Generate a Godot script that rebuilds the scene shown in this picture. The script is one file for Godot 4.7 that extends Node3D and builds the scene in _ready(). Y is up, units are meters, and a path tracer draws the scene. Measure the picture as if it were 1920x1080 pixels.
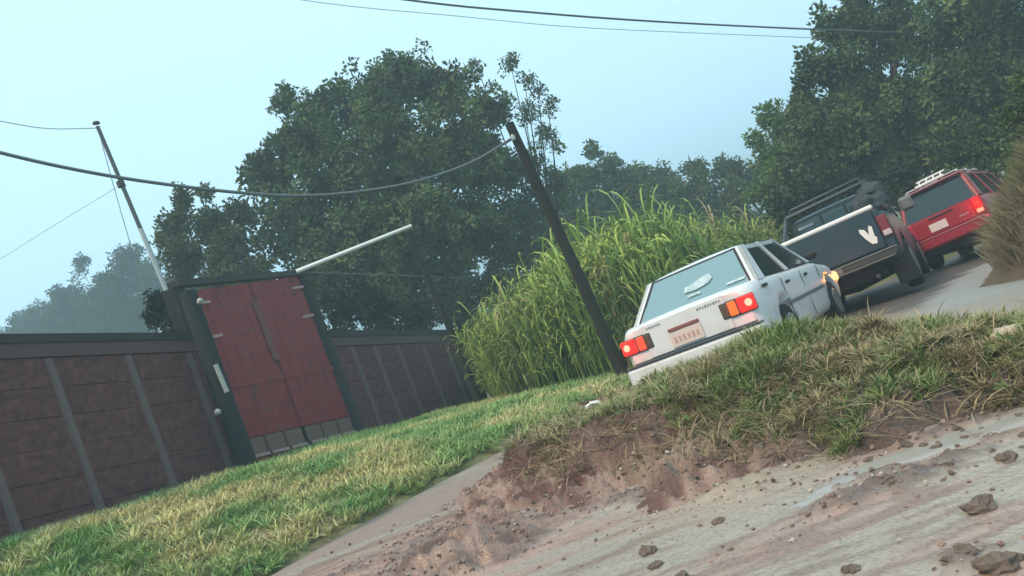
extends Node3D
# A rolled, hand-held view over a washed-out road: y up, metres, the eye 1.35 m above the road.

var rng := RandomNumberGenerator.new()
var noise := FastNoiseLite.new()
var fine := FastNoiseLite.new()
var M := {}

# ------------------------------------------------------------------ helpers

func lin(r: float, g: float, b: float) -> Color:
	return Color(r, g, b).linear_to_srgb()

func mat(r: float, g: float, b: float, rough := 0.8, metal := 0.0) -> StandardMaterial3D:
	var m := StandardMaterial3D.new()
	m.albedo_color = lin(r, g, b)
	m.roughness = rough
	m.metallic = metal
	return m

func ramp(stops: Array) -> Gradient:
	var g := Gradient.new()
	var o := PackedFloat32Array()
	var c := PackedColorArray()
	for s in stops:
		o.append(s[0]); c.append(lin(s[1], s[2], s[3]))
	g.offsets = o
	g.colors = c
	return g

func ntex(freq: float, oct: int, stops: Array, sd: int, size := 512) -> NoiseTexture2D:
	var n := FastNoiseLite.new()
	n.seed = sd
	n.noise_type = FastNoiseLite.TYPE_SIMPLEX_SMOOTH
	n.frequency = freq
	n.fractal_octaves = oct
	var t := NoiseTexture2D.new()
	t.width = size; t.height = size
	t.seamless = true
	t.noise = n
	if stops.size():
		t.color_ramp = ramp(stops)
	return t

func bump(m: StandardMaterial3D, freq: float, sd: int, strength: float, scale: float) -> void:
	var t := ntex(freq, 4, [], sd)
	t.as_normal_map = true
	t.bump_strength = 6.0
	m.normal_enabled = true
	m.normal_texture = t
	m.normal_scale = strength
	m.uv1_triplanar = true
	m.uv1_world_triplanar = true
	m.uv1_scale = Vector3(scale, scale, scale)

func mb() -> SurfaceTool:
	var st := SurfaceTool.new()
	st.begin(Mesh.PRIMITIVE_TRIANGLES)
	st.set_smooth_group(-1)
	return st

func tri(st: SurfaceTool, a: Vector3, b: Vector3, c: Vector3) -> void:
	st.add_vertex(a); st.add_vertex(b); st.add_vertex(c)

func quad(st: SurfaceTool, a: Vector3, b: Vector3, c: Vector3, d: Vector3) -> void:
	tri(st, a, b, c); tri(st, a, c, d)

func build(st: SurfaceTool, called: String, m: Material, parent: Node = self) -> MeshInstance3D:
	st.generate_normals()
	var o := MeshInstance3D.new()
	o.name = called
	o.mesh = st.commit()
	o.material_override = m
	parent.add_child(o, true)
	return o

func part(mesh: Mesh, called: String, m: Material, parent: Node) -> MeshInstance3D:
	var o := MeshInstance3D.new()
	o.name = called
	o.mesh = mesh
	o.material_override = m
	parent.add_child(o, true)
	return o

var names := {}
func numbered(called: String) -> String:
	var n: int = names.get(called, 0)
	names[called] = n + 1
	return called if n == 0 else "%s_%03d" % [called, n]

func thing(called: String, label: String, category: String, at := Vector3.ZERO, group := "") -> Node3D:
	var o := Node3D.new()
	o.name = numbered(called)
	add_child(o)
	o.position = at
	tag(o, label, category, group)
	return o

func tag(o: Node, label: String, category := "", group := "", kind := "") -> void:
	if label: o.set_meta("label", label)
	if category: o.set_meta("category", category)
	if group: o.set_meta("group", group)
	if kind: o.set_meta("kind", kind)

# a box with chamfered edges
func rbox(st: SurfaceTool, c: Vector3, size: Vector3, bev := 0.01, bs := Basis.IDENTITY) -> void:
	var h := size * 0.5
	bev = minf(bev, minf(h.x, minf(h.y, h.z)) * 0.9)
	var v := func(sx: float, sy: float, sz: float, ax: int) -> Vector3:
		var q := Vector3(sx * (h.x - (0.0 if ax == 0 else bev)), sy * (h.y - (0.0 if ax == 1 else bev)), sz * (h.z - (0.0 if ax == 2 else bev)))
		return c + bs * q
	for s in [-1.0, 1.0]:
		var q := [[v.call(s, -1, -1, 0), v.call(s, 1, -1, 0), v.call(s, 1, 1, 0), v.call(s, -1, 1, 0)],
			[v.call(-1, s, -1, 1), v.call(-1, s, 1, 1), v.call(1, s, 1, 1), v.call(1, s, -1, 1)],
			[v.call(-1, -1, s, 2), v.call(1, -1, s, 2), v.call(1, 1, s, 2), v.call(-1, 1, s, 2)]]
		for f in q:
			if s > 0: quad(st, f[3], f[2], f[1], f[0])
			else: quad(st, f[0], f[1], f[2], f[3])
	for s in [-1.0, 1.0]:
		for u in [-1.0, 1.0]:
			flat4(st, c, v.call(s, u, -1, 0), v.call(s, u, 1, 0), v.call(s, u, 1, 1), v.call(s, u, -1, 1))
			flat4(st, c, v.call(s, -1, u, 0), v.call(s, 1, u, 0), v.call(s, 1, u, 2), v.call(s, -1, u, 2))
			flat4(st, c, v.call(-1, s, u, 1), v.call(1, s, u, 1), v.call(1, s, u, 2), v.call(-1, s, u, 2))
			for w in [-1.0, 1.0]:
				flat3(st, c, v.call(s, u, w, 0), v.call(s, u, w, 1), v.call(s, u, w, 2))

func flat3(st: SurfaceTool, c: Vector3, a: Vector3, b: Vector3, d: Vector3) -> void:
	if (b - a).cross(d - a).dot((a + b + d) / 3.0 - c) > 0.0: tri(st, a, d, b)
	else: tri(st, a, b, d)

func flat4(st: SurfaceTool, c: Vector3, a: Vector3, b: Vector3, d: Vector3, e: Vector3) -> void:
	if (b - a).cross(d - a).dot((a + b + d + e) / 4.0 - c) > 0.0: quad(st, a, e, d, b)
	else: quad(st, a, b, d, e)

func tube(st: SurfaceTool, pts: Array, radii: Array, sides := 8, caps := true) -> void:
	var rings := []
	var n := pts.size()
	var up := Vector3.UP
	for i in n:
		var t: Vector3 = (pts[mini(i + 1, n - 1)] - pts[maxi(i - 1, 0)]).normalized()
		if absf(t.dot(up)) > 0.95: up = Vector3.RIGHT
		var a := t.cross(up).normalized()
		var b := a.cross(t).normalized()
		up = b
		var r := []
		for k in sides:
			var an := TAU * k / sides
			r.append(pts[i] + (a * cos(an) + b * sin(an)) * radii[mini(i, radii.size() - 1)])
		rings.append(r)
	st.set_smooth_group(1)
	for i in n - 1:
		for k in sides:
			var k2 := (k + 1) % sides
			quad(st, rings[i][k], rings[i + 1][k], rings[i + 1][k2], rings[i][k2])
	st.set_smooth_group(-1)
	if caps:
		for k in sides:
			tri(st, pts[0], rings[0][k], rings[0][(k + 1) % sides])
			tri(st, pts[n - 1], rings[n - 1][(k + 1) % sides], rings[n - 1][k])

# a flat polygon with thickness; points in order, pushed along «push»
func slab(st: SurfaceTool, p: Array, push: Vector3) -> void:
	var n := p.size()
	var c := Vector3.ZERO
	for q in p: c += q
	c = c / n + push * 0.5
	for i in range(1, n - 1):
		flat3(st, c, p[0], p[i], p[i + 1])
		flat3(st, c, p[0] + push, p[i] + push, p[i + 1] + push)
	for i in n:
		var j := (i + 1) % n
		flat4(st, c, p[i], p[j], p[j] + push, p[i] + push)

# smooth lump: a sphere pushed about by noise
func lump(sd: int, flat := 0.7, rough := 0.35) -> ArrayMesh:
	var st := mb()
	var n := FastNoiseLite.new()
	n.seed = sd; n.frequency = 0.9
	var rows := 9
	var cols := 14
	var v := func(i: int, k: int) -> Vector3:
		var a := PI * i / rows
		var b := TAU * (k % cols) / cols
		var d := Vector3(sin(a) * cos(b), cos(a), sin(a) * sin(b))
		var r := 1.0 + rough * n.get_noise_3d(d.x * 1.3, d.y * 1.3, d.z * 1.3) * 2.0 + rough * 0.9 * n.get_noise_3d(d.x * 3.4 + 9.0, d.y * 3.4, d.z * 3.4) + rough * 0.5 * n.get_noise_3d(d.x * 8.0 + 9.0, d.y * 8.0, d.z * 8.0)
		return d * Vector3(1.0, flat, 0.85) * r
	st.set_smooth_group(-1)
	for i in rows:
		for k in cols:
			quad(st, v.call(i, k), v.call(i, k + 1), v.call(i + 1, k + 1), v.call(i + 1, k))
	st.generate_normals()
	return st.commit()

func multi(called: String, mesh: Mesh, m: Material, tr: Array, col: PackedColorArray, parent: Node = self) -> MultiMeshInstance3D:
	var mm := MultiMesh.new()
	mm.transform_format = MultiMesh.TRANSFORM_3D
	mm.use_colors = true
	mm.mesh = mesh
	mm.instance_count = tr.size()
	for i in tr.size():
		mm.set_instance_transform(i, tr[i])
		mm.set_instance_color(i, col[i])
	var o := MultiMeshInstance3D.new()
	o.name = called
	o.multimesh = mm
	o.material_override = m
	parent.add_child(o, true)
	return o

func leafmat(rough := 0.6, through := 0.35) -> StandardMaterial3D:
	var m := mat(1, 1, 1, rough)
	m.vertex_color_use_as_albedo = true
	m.backlight_enabled = true
	m.backlight = Color(through, through, through * 0.6)
	m.metallic_specular = 0.3
	return m

# a spray of leaves within a unit ball; each leaf is two triangles folded at the midrib
func leaf_spray(n: int, ll: float, lw: float, sd: int) -> ArrayMesh:
	var st := mb()
	var r := RandomNumberGenerator.new()
	r.seed = sd
	for i in n:
		var d := Vector3(r.randf_range(-1, 1), r.randf_range(-1, 1), r.randf_range(-1, 1)).normalized()
		var base := d * r.randf_range(0.25, 0.85)
		var dir := (d + Vector3(r.randf_range(-1, 1), r.randf_range(-0.9, 0.6), r.randf_range(-1, 1)) * 0.9).normalized()
		var side := dir.cross(Vector3(r.randf_range(-1, 1), r.randf_range(0.2, 1.5), r.randf_range(-1, 1))).normalized()
		var up := side.cross(dir).normalized()
		var l := ll * r.randf_range(0.7, 1.25)
		var w := lw * r.randf_range(0.75, 1.2)
		var a := base
		var t := base + dir * l - up * l * 0.12
		var p := base + dir * l * 0.45 + side * w + up * w * 0.35
		var q := base + dir * l * 0.45 - side * w + up * w * 0.35
		tri(st, a, p, t)
		tri(st, a, t, q)
	st.generate_normals()
	return st.commit()

# a tuft of bent blades, one metre tall before scaling
func tuft(n: int, width: float, spread: float, bend: float, segs: int, sd: int) -> ArrayMesh:
	var st := mb()
	var r := RandomNumberGenerator.new()
	r.seed = sd
	for i in n:
		var an := r.randf() * TAU
		var out := Vector3(cos(an), 0, sin(an))
		var side := Vector3(-out.z, 0, out.x).rotated(Vector3.UP, r.randf_range(-0.6, 0.6))
		var p := out * r.randf() * spread * 0.4 + Vector3(r.randf_range(-0.1, 0.1), 0, r.randf_range(-0.1, 0.1)) * spread
		var h := r.randf_range(0.55, 1.0)
		var b := bend * r.randf_range(0.4, 1.4)
		var w := width * r.randf_range(0.7, 1.2)
		var prev := p
		var pw := w * 0.7
		for s in segs:
			var f := float(s + 1) / segs
			var q := p + Vector3.UP * h * (f - 0.35 * b * f * f) + out * b * h * f * f * 0.75 + out * spread * 0.3 * f
			var qw := w * (1.0 - f * f)
			if s == segs - 1:
				tri(st, prev - side * pw, q, prev + side * pw)
			else:
				quad(st, prev - side * pw, q - side * qw, q + side * qw, prev + side * pw)
			prev = q
			pw = qw
	st.generate_normals()
	return st.commit()

# a clump of cane, one metre tall before scaling: stems with long leaves that arch over
func cane_clump(n: int, sd: int) -> ArrayMesh:
	var st := mb()
	var r := RandomNumberGenerator.new()
	r.seed = sd
	for i in n:
		var foot := Vector3(r.randf_range(-0.16, 0.16), 0, r.randf_range(-0.16, 0.16))
		var h := r.randf_range(0.62, 0.86)
		var top := foot + Vector3(r.randf_range(-0.07, 0.07), h, r.randf_range(-0.07, 0.07))
		tube(st, [foot, top], [0.006, 0.004], 4, false)
		for k in 8:
			var f := 0.15 + 0.85 * (k + r.randf()) / 8.0
			var an := r.randf() * TAU
			var out := Vector3(cos(an), 0, sin(an))
			var side := Vector3(-out.z, 0, out.x)
			var p := foot.lerp(top, minf(f, 1.0))
			var l := r.randf_range(0.28, 0.46)
			var rise := r.randf_range(0.75, 1.25)
			var w := 0.0085 * r.randf_range(0.8, 1.25)
			var prev := p
			var pw := w * 0.6
			for q in 5:
				var g := float(q + 1) / 5.0
				var x := p + out * l * (0.55 * g + 0.25 * g * g) + Vector3.UP * l * (rise * g - 0.85 * g * g)
				var tw := side.rotated(out, g * r.randf_range(-0.5, 0.5))
				var qw := w * (1.0 - g * g) + 0.001
				quad(st, prev - tw * pw, x - tw * qw, x + tw * qw, prev + tw * pw)
				prev = x
				pw = qw
	st.generate_normals()
	return st.commit()

# ------------------------------------------------------------------ the lie of the land (d = metres ahead of the eye)

func sp(x: float) -> float:
	return log(1.0 + exp(clampf(x * 1.4, -30, 30))) / 1.4

func road_y(s: float) -> float:
	var v := 0.095 * sp(s - 8.2)
	return -2.2 * (1.0 - exp(-v / 2.2))

func curve(s: float) -> float:
	return 0.045 * maxf(0.0, s - 12.5) ** 2 if s < 24.0 else 0.045 * 11.5 * 11.5 + (s - 24.0) * 1.03

func left_edge(s: float) -> float:
	return lerpf(-6.55, -5.7, smoothstep(4.5, 9.5, s)) + curve(s)

func right_edge(s: float) -> float:
	return lerpf(2.6, -0.56, smoothstep(6.0, 10.5, s)) + curve(s) + 0.35 * smoothstep(12.0, 16.0, s)

func sof(x: float, d: float) -> float:
	return 0.545 * x + 0.839 * d

func tof(x: float, d: float) -> float:
	return 0.839 * x - 0.545 * d

func wall_x(d: float) -> float:
	return -6.5 + 0.404 * (d - 11.0)

func wall_foot(d: float) -> float:
	return 0.96 - 0.139 * (clampf(d, 4.0, 25.0) - 11.0)

func ground_y(x: float, d: float) -> float:
	var s := sof(x, d)
	var t := tof(x, d)
	var y := road_y(s)
	var e := left_edge(s)
	if t < e:
		var de := e - t
		var dw := (x - wall_x(d)) * 0.927
		var f := clampf(de / maxf(de + dw, 0.3), 0.0, 1.0) if dw > 0.0 else 1.0
		y = lerpf(y, wall_foot(d) - 0.15, f * f * (3.0 - 2.0 * f) * 0.55 + f * 0.45)
		y += noise.get_noise_2d(x * 9.0, d * 9.0) * 0.10 * smoothstep(0.1, 1.2, de)
		y += 0.06 * smoothstep(0.0, 0.4, de)
	var rr := right_edge(s)
	if t > rr:
		var dr := t - rr
		y += 1.9 * (1.0 - exp(-dr * 0.55)) * smoothstep(3.0, 9.0, s) + 0.25 * (1.0 - exp(-dr)) + dr * 0.1 * smoothstep(8.0, 12.0, s)
		y += noise.get_noise_2d(x * 7.0, d * 7.0 + 50.0) * 0.25 * smoothstep(0.2, 1.5, dr)
	return y

# the slump of earth across the right lane: crest points of x, d, height, width towards the eye, width away
const CREST := [[-0.27, 7.1, 0.28, 0.5, 0.7], [0.29, 7.1, 0.31, 1.55, 0.8], [0.99, 6.85, 0.40, 2.1, 0.8], [1.73, 6.15, 0.43, 1.65, 0.9], [2.12, 5.55, 0.34, 1.5, 1.0], [2.48, 4.6, 0.26, 0.65, 1.0], [2.85, 4.15, 0.32, 0.7, 1.2], [4.2, 3.2, 0.5, 1.0, 1.4], [7.0, 2.0, 0.7, 1.4, 2.0]]
var bank_k := -1.0   # how far up the bank the last point asked for lies: 0 foot, 1 crest

func bank_y(x: float, d: float) -> float:
	var best := 1e9
	var out := -1.0
	bank_k = -1.0
	for i in CREST.size() - 1:
		var a: Array = CREST[i]
		var b: Array = CREST[i + 1]
		var ab := Vector2(b[0] - a[0], b[1] - a[1])
		var ap := Vector2(x - a[0], d - a[1])
		var f := clampf(ap.dot(ab) / ab.length_squared(), 0.0, 1.0)
		var off := ap - ab * f
		var q := off.length()
		var near := ab.cross(ap) < 0.0
		var w := lerpf(a[3], b[3], f) if near else lerpf(a[4], b[4], f)
		if i == 0 and f <= 0.0: w = 0.42
		if q / w < best:
			best = q / w
			w *= 1.0 + 0.3 * noise.get_noise_2d(x * 22.0, d * 22.0 + 30.0)
			var k := 1.0 - q / w
			bank_k = k
			var h := lerpf(a[2], b[2], f)
			var steep := smoothstep(1.3, 0.7, x) if near else 0.0
			var soft := smoothstep(-0.12, 0.75, k)
			var scarp := 0.34 * smoothstep(-0.12, 0.28, k) + 0.66 * smoothstep(0.30, 0.52, k)
			out = h * lerpf(soft, scarp, steep) if k > -0.12 else -0.06
	if out > 0.0:
		var rough := smoothstep(0.0, 0.06, out)
		out += rough * (0.07 * noise.get_noise_2d(x * 45.0, d * 45.0) + 0.06 * (absf(fine.get_noise_2d(x * 150.0, d * 110.0)) * -2.0 + 0.4) + 0.05 * fine.get_noise_2d(x * 260.0, d * 260.0) + 0.035 * fine.get_noise_2d(x * 520.0, d * 520.0) - 0.03 * absf(fine.get_noise_2d(x * 90.0 + 7.0, d * 50.0)))
	return out

func top_y(x: float, d: float) -> float:
	return ground_y(x, d) + maxf(0.0, bank_y(x, d))

func blob(x: float, d: float, cx: float, cd: float, rx: float, rd: float) -> float:
	var a := (x - cx) / rx
	var b := (d - cd) / rd
	return exp(-(a * a + b * b))

# ------------------------------------------------------------------ trees

var sprays := {}

func tree(called: String, label: String, category: String, group: String, foot: Vector3, lobes: Array, spray: String, size: float, dens: float, tint: Color, vary := 0.35, trunk_r := 0.22) -> Node3D:
	var t := thing(called, label, category, foot, group)
	var mean := Vector3.ZERO
	var tot := 0.0
	for l in lobes:
		mean += l[0] * l[1]; tot += l[1]
	mean /= tot
	mean -= foot
	var st := mb()
	var knee := Vector3(mean.x * 0.35, maxf(mean.y * 0.45, 0.3), mean.z * 0.35)
	tube(st, [Vector3(0, -0.3, 0), Vector3(knee.x * 0.25, knee.y * 0.5, knee.z * 0.25), knee, mean], [trunk_r * 1.25, trunk_r, trunk_r * 0.8, trunk_r * 0.35], 9)
	for l in lobes:
		var c: Vector3 = l[0] - foot
		var mid := knee.lerp(c, 0.5) + Vector3(rng.randf_range(-0.2, 0.2), l[1] * 0.25, rng.randf_range(-0.2, 0.2))
		tube(st, [knee.lerp(mean, rng.randf_range(0.0, 0.5)), mid, c + Vector3(0, l[1] * 0.4, 0)], [trunk_r * 0.38, trunk_r * 0.22, 0.012], 6, false)
	build(st, "trunk", M.bark, t)
	var tr := []
	var col := PackedColorArray()
	for l in lobes:
		var c: Vector3 = l[0] - foot
		var r: float = l[1]
		var k: float = l[2] if l.size() > 2 else 1.0
		var n := int(clampf(dens * k * r * r / (size * size) * 9.0, 6, 2600))
		for i in n:
			var d := Vector3(rng.randf_range(-1, 1), rng.randf_range(-1, 1), rng.randf_range(-1, 1))
			if d.length() < 0.05: continue
			d = d.normalized()
			var bulge := 0.74 + 0.75 * noise.get_noise_3d((c.x + d.x * r) * 30.0, (c.y + d.y * r) * 30.0, (c.z + d.z * r) * 30.0) + 0.25 * fine.get_noise_3d(c.x + d.x * r * 60.0, d.y * r * 60.0, d.z * r * 60.0)
			var p := c + d * r * bulge * pow(rng.randf(), 0.33)
			if p.y < -0.4: continue
			if noise.get_noise_3d(p.x * 55.0, p.y * 55.0 + 200.0, p.z * 55.0) < -0.22: continue
			var b := Basis.from_euler(Vector3(rng.randf() * TAU, rng.randf() * TAU, rng.randf() * TAU)).scaled(Vector3.ONE * size * rng.randf_range(0.7, 1.3))
			tr.append(Transform3D(b, p))
			var g := noise.get_noise_3d(p.x * 38.0 + 80.0, p.y * 38.0, p.z * 38.0)
			var f := 1.0 + vary * g * 1.6 + rng.randf_range(-0.25, 0.25)  # clump tints: varied leaf colour, also standing for lit and shaded foliage
			col.append(Color(tint.r * f * (1.0 + 0.25 * maxf(g, 0.0)), tint.g * f, tint.b * f))
	multi("crown", sprays[spray], M.leaf, tr, col, t).set_meta("kind", "stuff")
	return t

func foot_at(x: float, d: float) -> Vector3:
	return Vector3(x, ground_y(x, d), -d)

# ------------------------------------------------------------------ vehicles (own axes: rear face at z = 0, nose towards -z)

func key_at(keys: Array, z: float, c: int) -> float:
	for i in keys.size() - 1:
		if z <= keys[i][0] and z >= keys[i + 1][0]:
			var f: float = (keys[i][0] - z) / (keys[i][0] - keys[i + 1][0])
			return lerpf(keys[i][c], keys[i + 1][c], f)
	return keys[-1][c] if z < keys[-1][0] else keys[0][c]

# keys: z, half width, y bottom, y top, crown; arches: z, y, radius
func car_body(keys: Array, arches: Array, rake := 0.0) -> SurfaceTool:
	var st := mb()
	var z0: float = keys[0][0]
	var z1: float = keys[-1][0]
	var zs := []
	var steps := int((z0 - z1) / 0.05)
	for i in steps + 1: zs.append(lerpf(z0, z1, float(i) / steps))
	var rings := []
	var rows := 10
	for z in zs:
		var w := key_at(keys, z, 1)
		var yb := key_at(keys, z, 2)
		var yt := key_at(keys, z, 3)
		var cr := key_at(keys, z, 4)
		var half := []
		half.append(Vector3(0, yb, z))
		half.append(Vector3(w - 0.14, yb, z))
		for i in rows + 1:
			var f := float(i) / rows
			var y := lerpf(yb + 0.03, yt - 0.07, f)
			var x := w * (1.0 - 0.035 * pow(absf(f - 0.55) * 2.0, 2.0)) - (0.03 if i == 0 else 0.0)
			if f > 0.5 and f < 0.62: x += 0.006
			for a in arches:
				if Vector2(z - a[0], y - a[1]).length() < a[2]: x -= 0.24
			half.append(Vector3(x, y, z + rake * (y - yb)))
		half.append(Vector3(w - 0.055, yt - 0.022, z + rake * (yt - yb)))
		half.append(Vector3(w - 0.10, yt, z + rake * (yt - yb)))
		half.append(Vector3(w * 0.5, yt + cr * 0.75, z + rake * (yt - yb)))
		half.append(Vector3(0, yt + cr, z + rake * (yt - yb)))
		var ring := half.duplicate()
		for i in range(half.size() - 2, 0, -1):
			ring.append(Vector3(-half[i].x, half[i].y, half[i].z))
		rings.append(ring)
	var n: int = rings[0].size()
	st.set_smooth_group(1)
	for i in rings.size() - 1:
		for k in n:
			var k2 := (k + 1) % n
			quad(st, rings[i][k], rings[i][k2], rings[i + 1][k2], rings[i + 1][k])
	st.set_smooth_group(-1)
	for e in [0, rings.size() - 1]:
		var c := Vector3.ZERO
		for p in rings[e]: c += p
		c /= n
		var inside := c + Vector3(0, 0, -1.0 if e == 0 else 1.0)
		for k in n: flat3(st, inside, c, rings[e][k], rings[e][(k + 1) % n])
	return st

func wheel(parent: Node, at: Vector3, r: float, w: float, rim_mat: Material) -> void:
	var st := mb()
	var s := signf(at.x)
	tube(st, [at - Vector3(w * 0.5, 0, 0), at - Vector3(w * 0.38, 0, 0), at + Vector3(w * 0.38, 0, 0), at + Vector3(w * 0.5, 0, 0)], [r * 0.9, r, r, r * 0.9], 22)
	var o := build(st, "wheel", M.rubber, parent)
	st = mb()
	var a := at + Vector3(s * w * 0.5, 0, 0)
	tube(st, [a - Vector3(s * 0.03, 0, 0), a + Vector3(s * 0.006, 0, 0), a + Vector3(s * 0.012, 0, 0)], [r * 0.62, r * 0.62, r * 0.5], 18)
	for i in 6:
		var an := TAU * i / 6
		rbox(st, a + Vector3(s * 0.016, sin(an) * r * 0.33, cos(an) * r * 0.33), Vector3(0.012, r * 0.12, r * 0.12), 0.004)
	build(st, "rim", rim_mat, o)

# pillars, roof and panes. c: belt y, roof y, rear base z, rear roof z, front roof z, front base z, half width at belt, at roof; cuts: share of the side where the middle pillars stand
func cabin(t: Node, c: Dictionary, paint: Material, glass: Material, cuts: Array) -> void:
	var P := func(s: float, f: float, up: float) -> Vector3:   # f 0 rear .. 1 front, up 0 belt .. 1 roof
		var zb: float = lerpf(c.zr0, c.zf0, f)
		var zt: float = lerpf(c.zr1, c.zf1, f)
		return Vector3(s * lerpf(c.wb, c.wr, up), lerpf(c.belt, c.roof, up), lerpf(zb, zt, up))
	var st := mb()
	# roof: a crowned sheet with rounded borders
	var nu := 10
	var nv := 12
	var R := func(i: int, k: int, drop: float) -> Vector3:
		var u := float(i) / nu * 2.0 - 1.0
		var v := float(k) / nv
		var z := lerpf(c.zr1, c.zf1, v)
		var ed := minf(1.0 - absf(u), minf(v, 1.0 - v) * 2.0)
		var y: float = c.roof - 0.005 + c.crown * (1.0 - u * u) * (0.6 + 0.4 * sin(PI * v)) - 0.03 * pow(1.0 - minf(ed * 4.0, 1.0), 2.0)
		return Vector3(u * (c.wr + 0.012), y - drop, z + (0.015 if k == 0 else (-0.015 if k == nv else 0.0)))
	st.set_smooth_group(1)
	for i in nu:
		for k in nv:
			quad(st, R.call(i, k, 0.0), R.call(i, k + 1, 0.0), R.call(i + 1, k + 1, 0.0), R.call(i + 1, k, 0.0))
			quad(st, R.call(i, k, 0.045), R.call(i + 1, k, 0.045), R.call(i + 1, k + 1, 0.045), R.call(i, k + 1, 0.045))
	st.set_smooth_group(-1)
	for k in nv:
		quad(st, R.call(0, k, 0.0), R.call(0, k, 0.045), R.call(0, k + 1, 0.045), R.call(0, k + 1, 0.0))
		quad(st, R.call(nu, k, 0.0), R.call(nu, k + 1, 0.0), R.call(nu, k + 1, 0.045), R.call(nu, k, 0.045))
	for i in nu:
		quad(st, R.call(i, 0, 0.0), R.call(i + 1, 0, 0.0), R.call(i + 1, 0, 0.045), R.call(i, 0, 0.045))
		quad(st, R.call(i, nv, 0.0), R.call(i, nv, 0.045), R.call(i + 1, nv, 0.045), R.call(i + 1, nv, 0.0))
	build(st, "roof", paint, t)
	var edges := [0.0] + cuts + [1.0]
	for s in [-1.0, 1.0]:
		var inw := Vector3(-s * 0.04, 0, 0)
		for i in edges.size():
			var f: float = edges[i]
			var w: float = c.pw[i]
			var f0 := clampf(f - w * 0.5, 0, 1) if i > 0 else 0.0
			var f1 := clampf(f + w * 0.5, 0, 1) if i < edges.size() - 1 else 1.0
			if i == 0: f1 = w
			if i == edges.size() - 1: f0 = 1.0 - w
			st = mb()
			slab(st, [P.call(s, f0, 0.0), P.call(s, f1, 0.0), P.call(s, f1, 0.96), P.call(s, f0, 0.96)], inw)
			if i == 0 or i == edges.size() - 1:   # the corner post turns round on to the rear or front face
				var e := 0.0 if i == 0 else 1.0
				var a: Vector3 = P.call(s, e, 0.0)
				var b: Vector3 = P.call(s, e, 0.96)
				slab(st, [a, b, b - Vector3(s * c.rp, 0, 0), a - Vector3(s * c.rp * 1.2, 0, 0)], Vector3(0, 0, -0.03 if e == 0.0 else 0.03))
			build(st, "pillar", paint, t)
	# gaskets and panes
	for e in [0.0, 1.0]:
		var q := [P.call(-1.0, e, 0.0), P.call(1.0, e, 0.0), P.call(1.0, e, 0.95), P.call(-1.0, e, 0.95)]
		var dx := Vector3(c.rp * 0.8, 0, 0)
		q = [q[0] + dx, q[1] - dx, q[2] - dx, q[3] + dx]
		var nrm: Vector3 = (q[1] - q[0]).cross(q[3] - q[0]).normalized()
		if (nrm.z > 0) != (e == 0.0): nrm = -nrm
		var mid: Vector3 = (q[0] + q[1] + q[2] + q[3]) / 4.0
		var g := mb()
		for i in 4:
			var a: Vector3 = q[i]
			var b: Vector3 = q[(i + 1) % 4]
			slab(g, [a + nrm * 0.004, b + nrm * 0.004, b.lerp(mid, 0.045) + nrm * 0.004, a.lerp(mid, 0.045) + nrm * 0.004], -nrm * 0.02)
		var w := mb()
		slab(w, [q[0].lerp(mid, 0.03) - nrm * 0.004, q[1].lerp(mid, 0.03) - nrm * 0.004, q[2].lerp(mid, 0.03) - nrm * 0.004, q[3].lerp(mid, 0.03) - nrm * 0.004], -nrm * 0.005)
		var o := build(w, "rear_window" if e == 0.0 else "windscreen", glass if e == 0.0 else M.glass_side, t)
		build(g, "gasket", M.black, o)
	for s in [-1.0, 1.0]:
		for i in edges.size() - 1:
			var f0: float = edges[i] + (c.pw[i] if i == 0 else c.pw[i] * 0.5)
			var f1: float = edges[i + 1] - (c.pw[i + 1] if i == edges.size() - 2 else c.pw[i + 1] * 0.5)
			var inw := Vector3(-s * 0.018, 0, 0)
			var w := mb()
			slab(w, [P.call(s, f0 - 0.004, 0.0) + inw, P.call(s, f1 + 0.004, 0.0) + inw, P.call(s, f1 + 0.004, 0.97) + inw, P.call(s, f0 - 0.004, 0.97) + inw], Vector3(-s * 0.005, 0, 0))
			build(w, "side_window", M.glass_side, t)
	# seats in the dark inside
	for row in c.seats:
		for s in [-1.0, 1.0]:
			var seat := one("seat", t, M.dark_cloth, Vector3(s * c.wb * 0.45, c.belt - 0.05, row), Vector3(0.46, 0.34, 0.12), 0.05)
			one("headrest", seat, M.dark_cloth, Vector3(s * c.wb * 0.45, c.belt + 0.20, row), Vector3(0.24, 0.15, 0.09), 0.04)

func one(called: String, parent: Node, m: Material, c: Vector3, size: Vector3, bev := 0.01, bs := Basis.IDENTITY) -> MeshInstance3D:
	var st := mb()
	rbox(st, c, size, bev, bs)
	return build(st, called, m, parent)

func lamp_light(parent: Node, at: Vector3, c: Color, e: float) -> void:
	var l := OmniLight3D.new()
	l.name = "lamp_light"
	l.light_color = c
	l.light_energy = e
	l.light_size = 0.05
	l.omni_range = 30.0
	l.omni_attenuation = 2.0
	l.shadow_enabled = true
	l.position = at
	parent.add_child(l, true)

func set_on_road(o: Node3D, x: float, d: float, turn: float, reach: float, lift := 0.0, lean := 0.0, size := 1.0) -> void:
	var dir := Vector2(sin(turn), cos(turn))
	var a := road_y(sof(x, d)) + lift
	var b := road_y(sof(x + dir.x * reach, d + dir.y * reach))
	o.position = Vector3(x, a, -d)
	o.basis = Basis(Vector3.UP, -turn) * Basis(Vector3.RIGHT, atan2(b - a, reach)) * Basis(Vector3.BACK, lean).scaled(Vector3.ONE * size)

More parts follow.
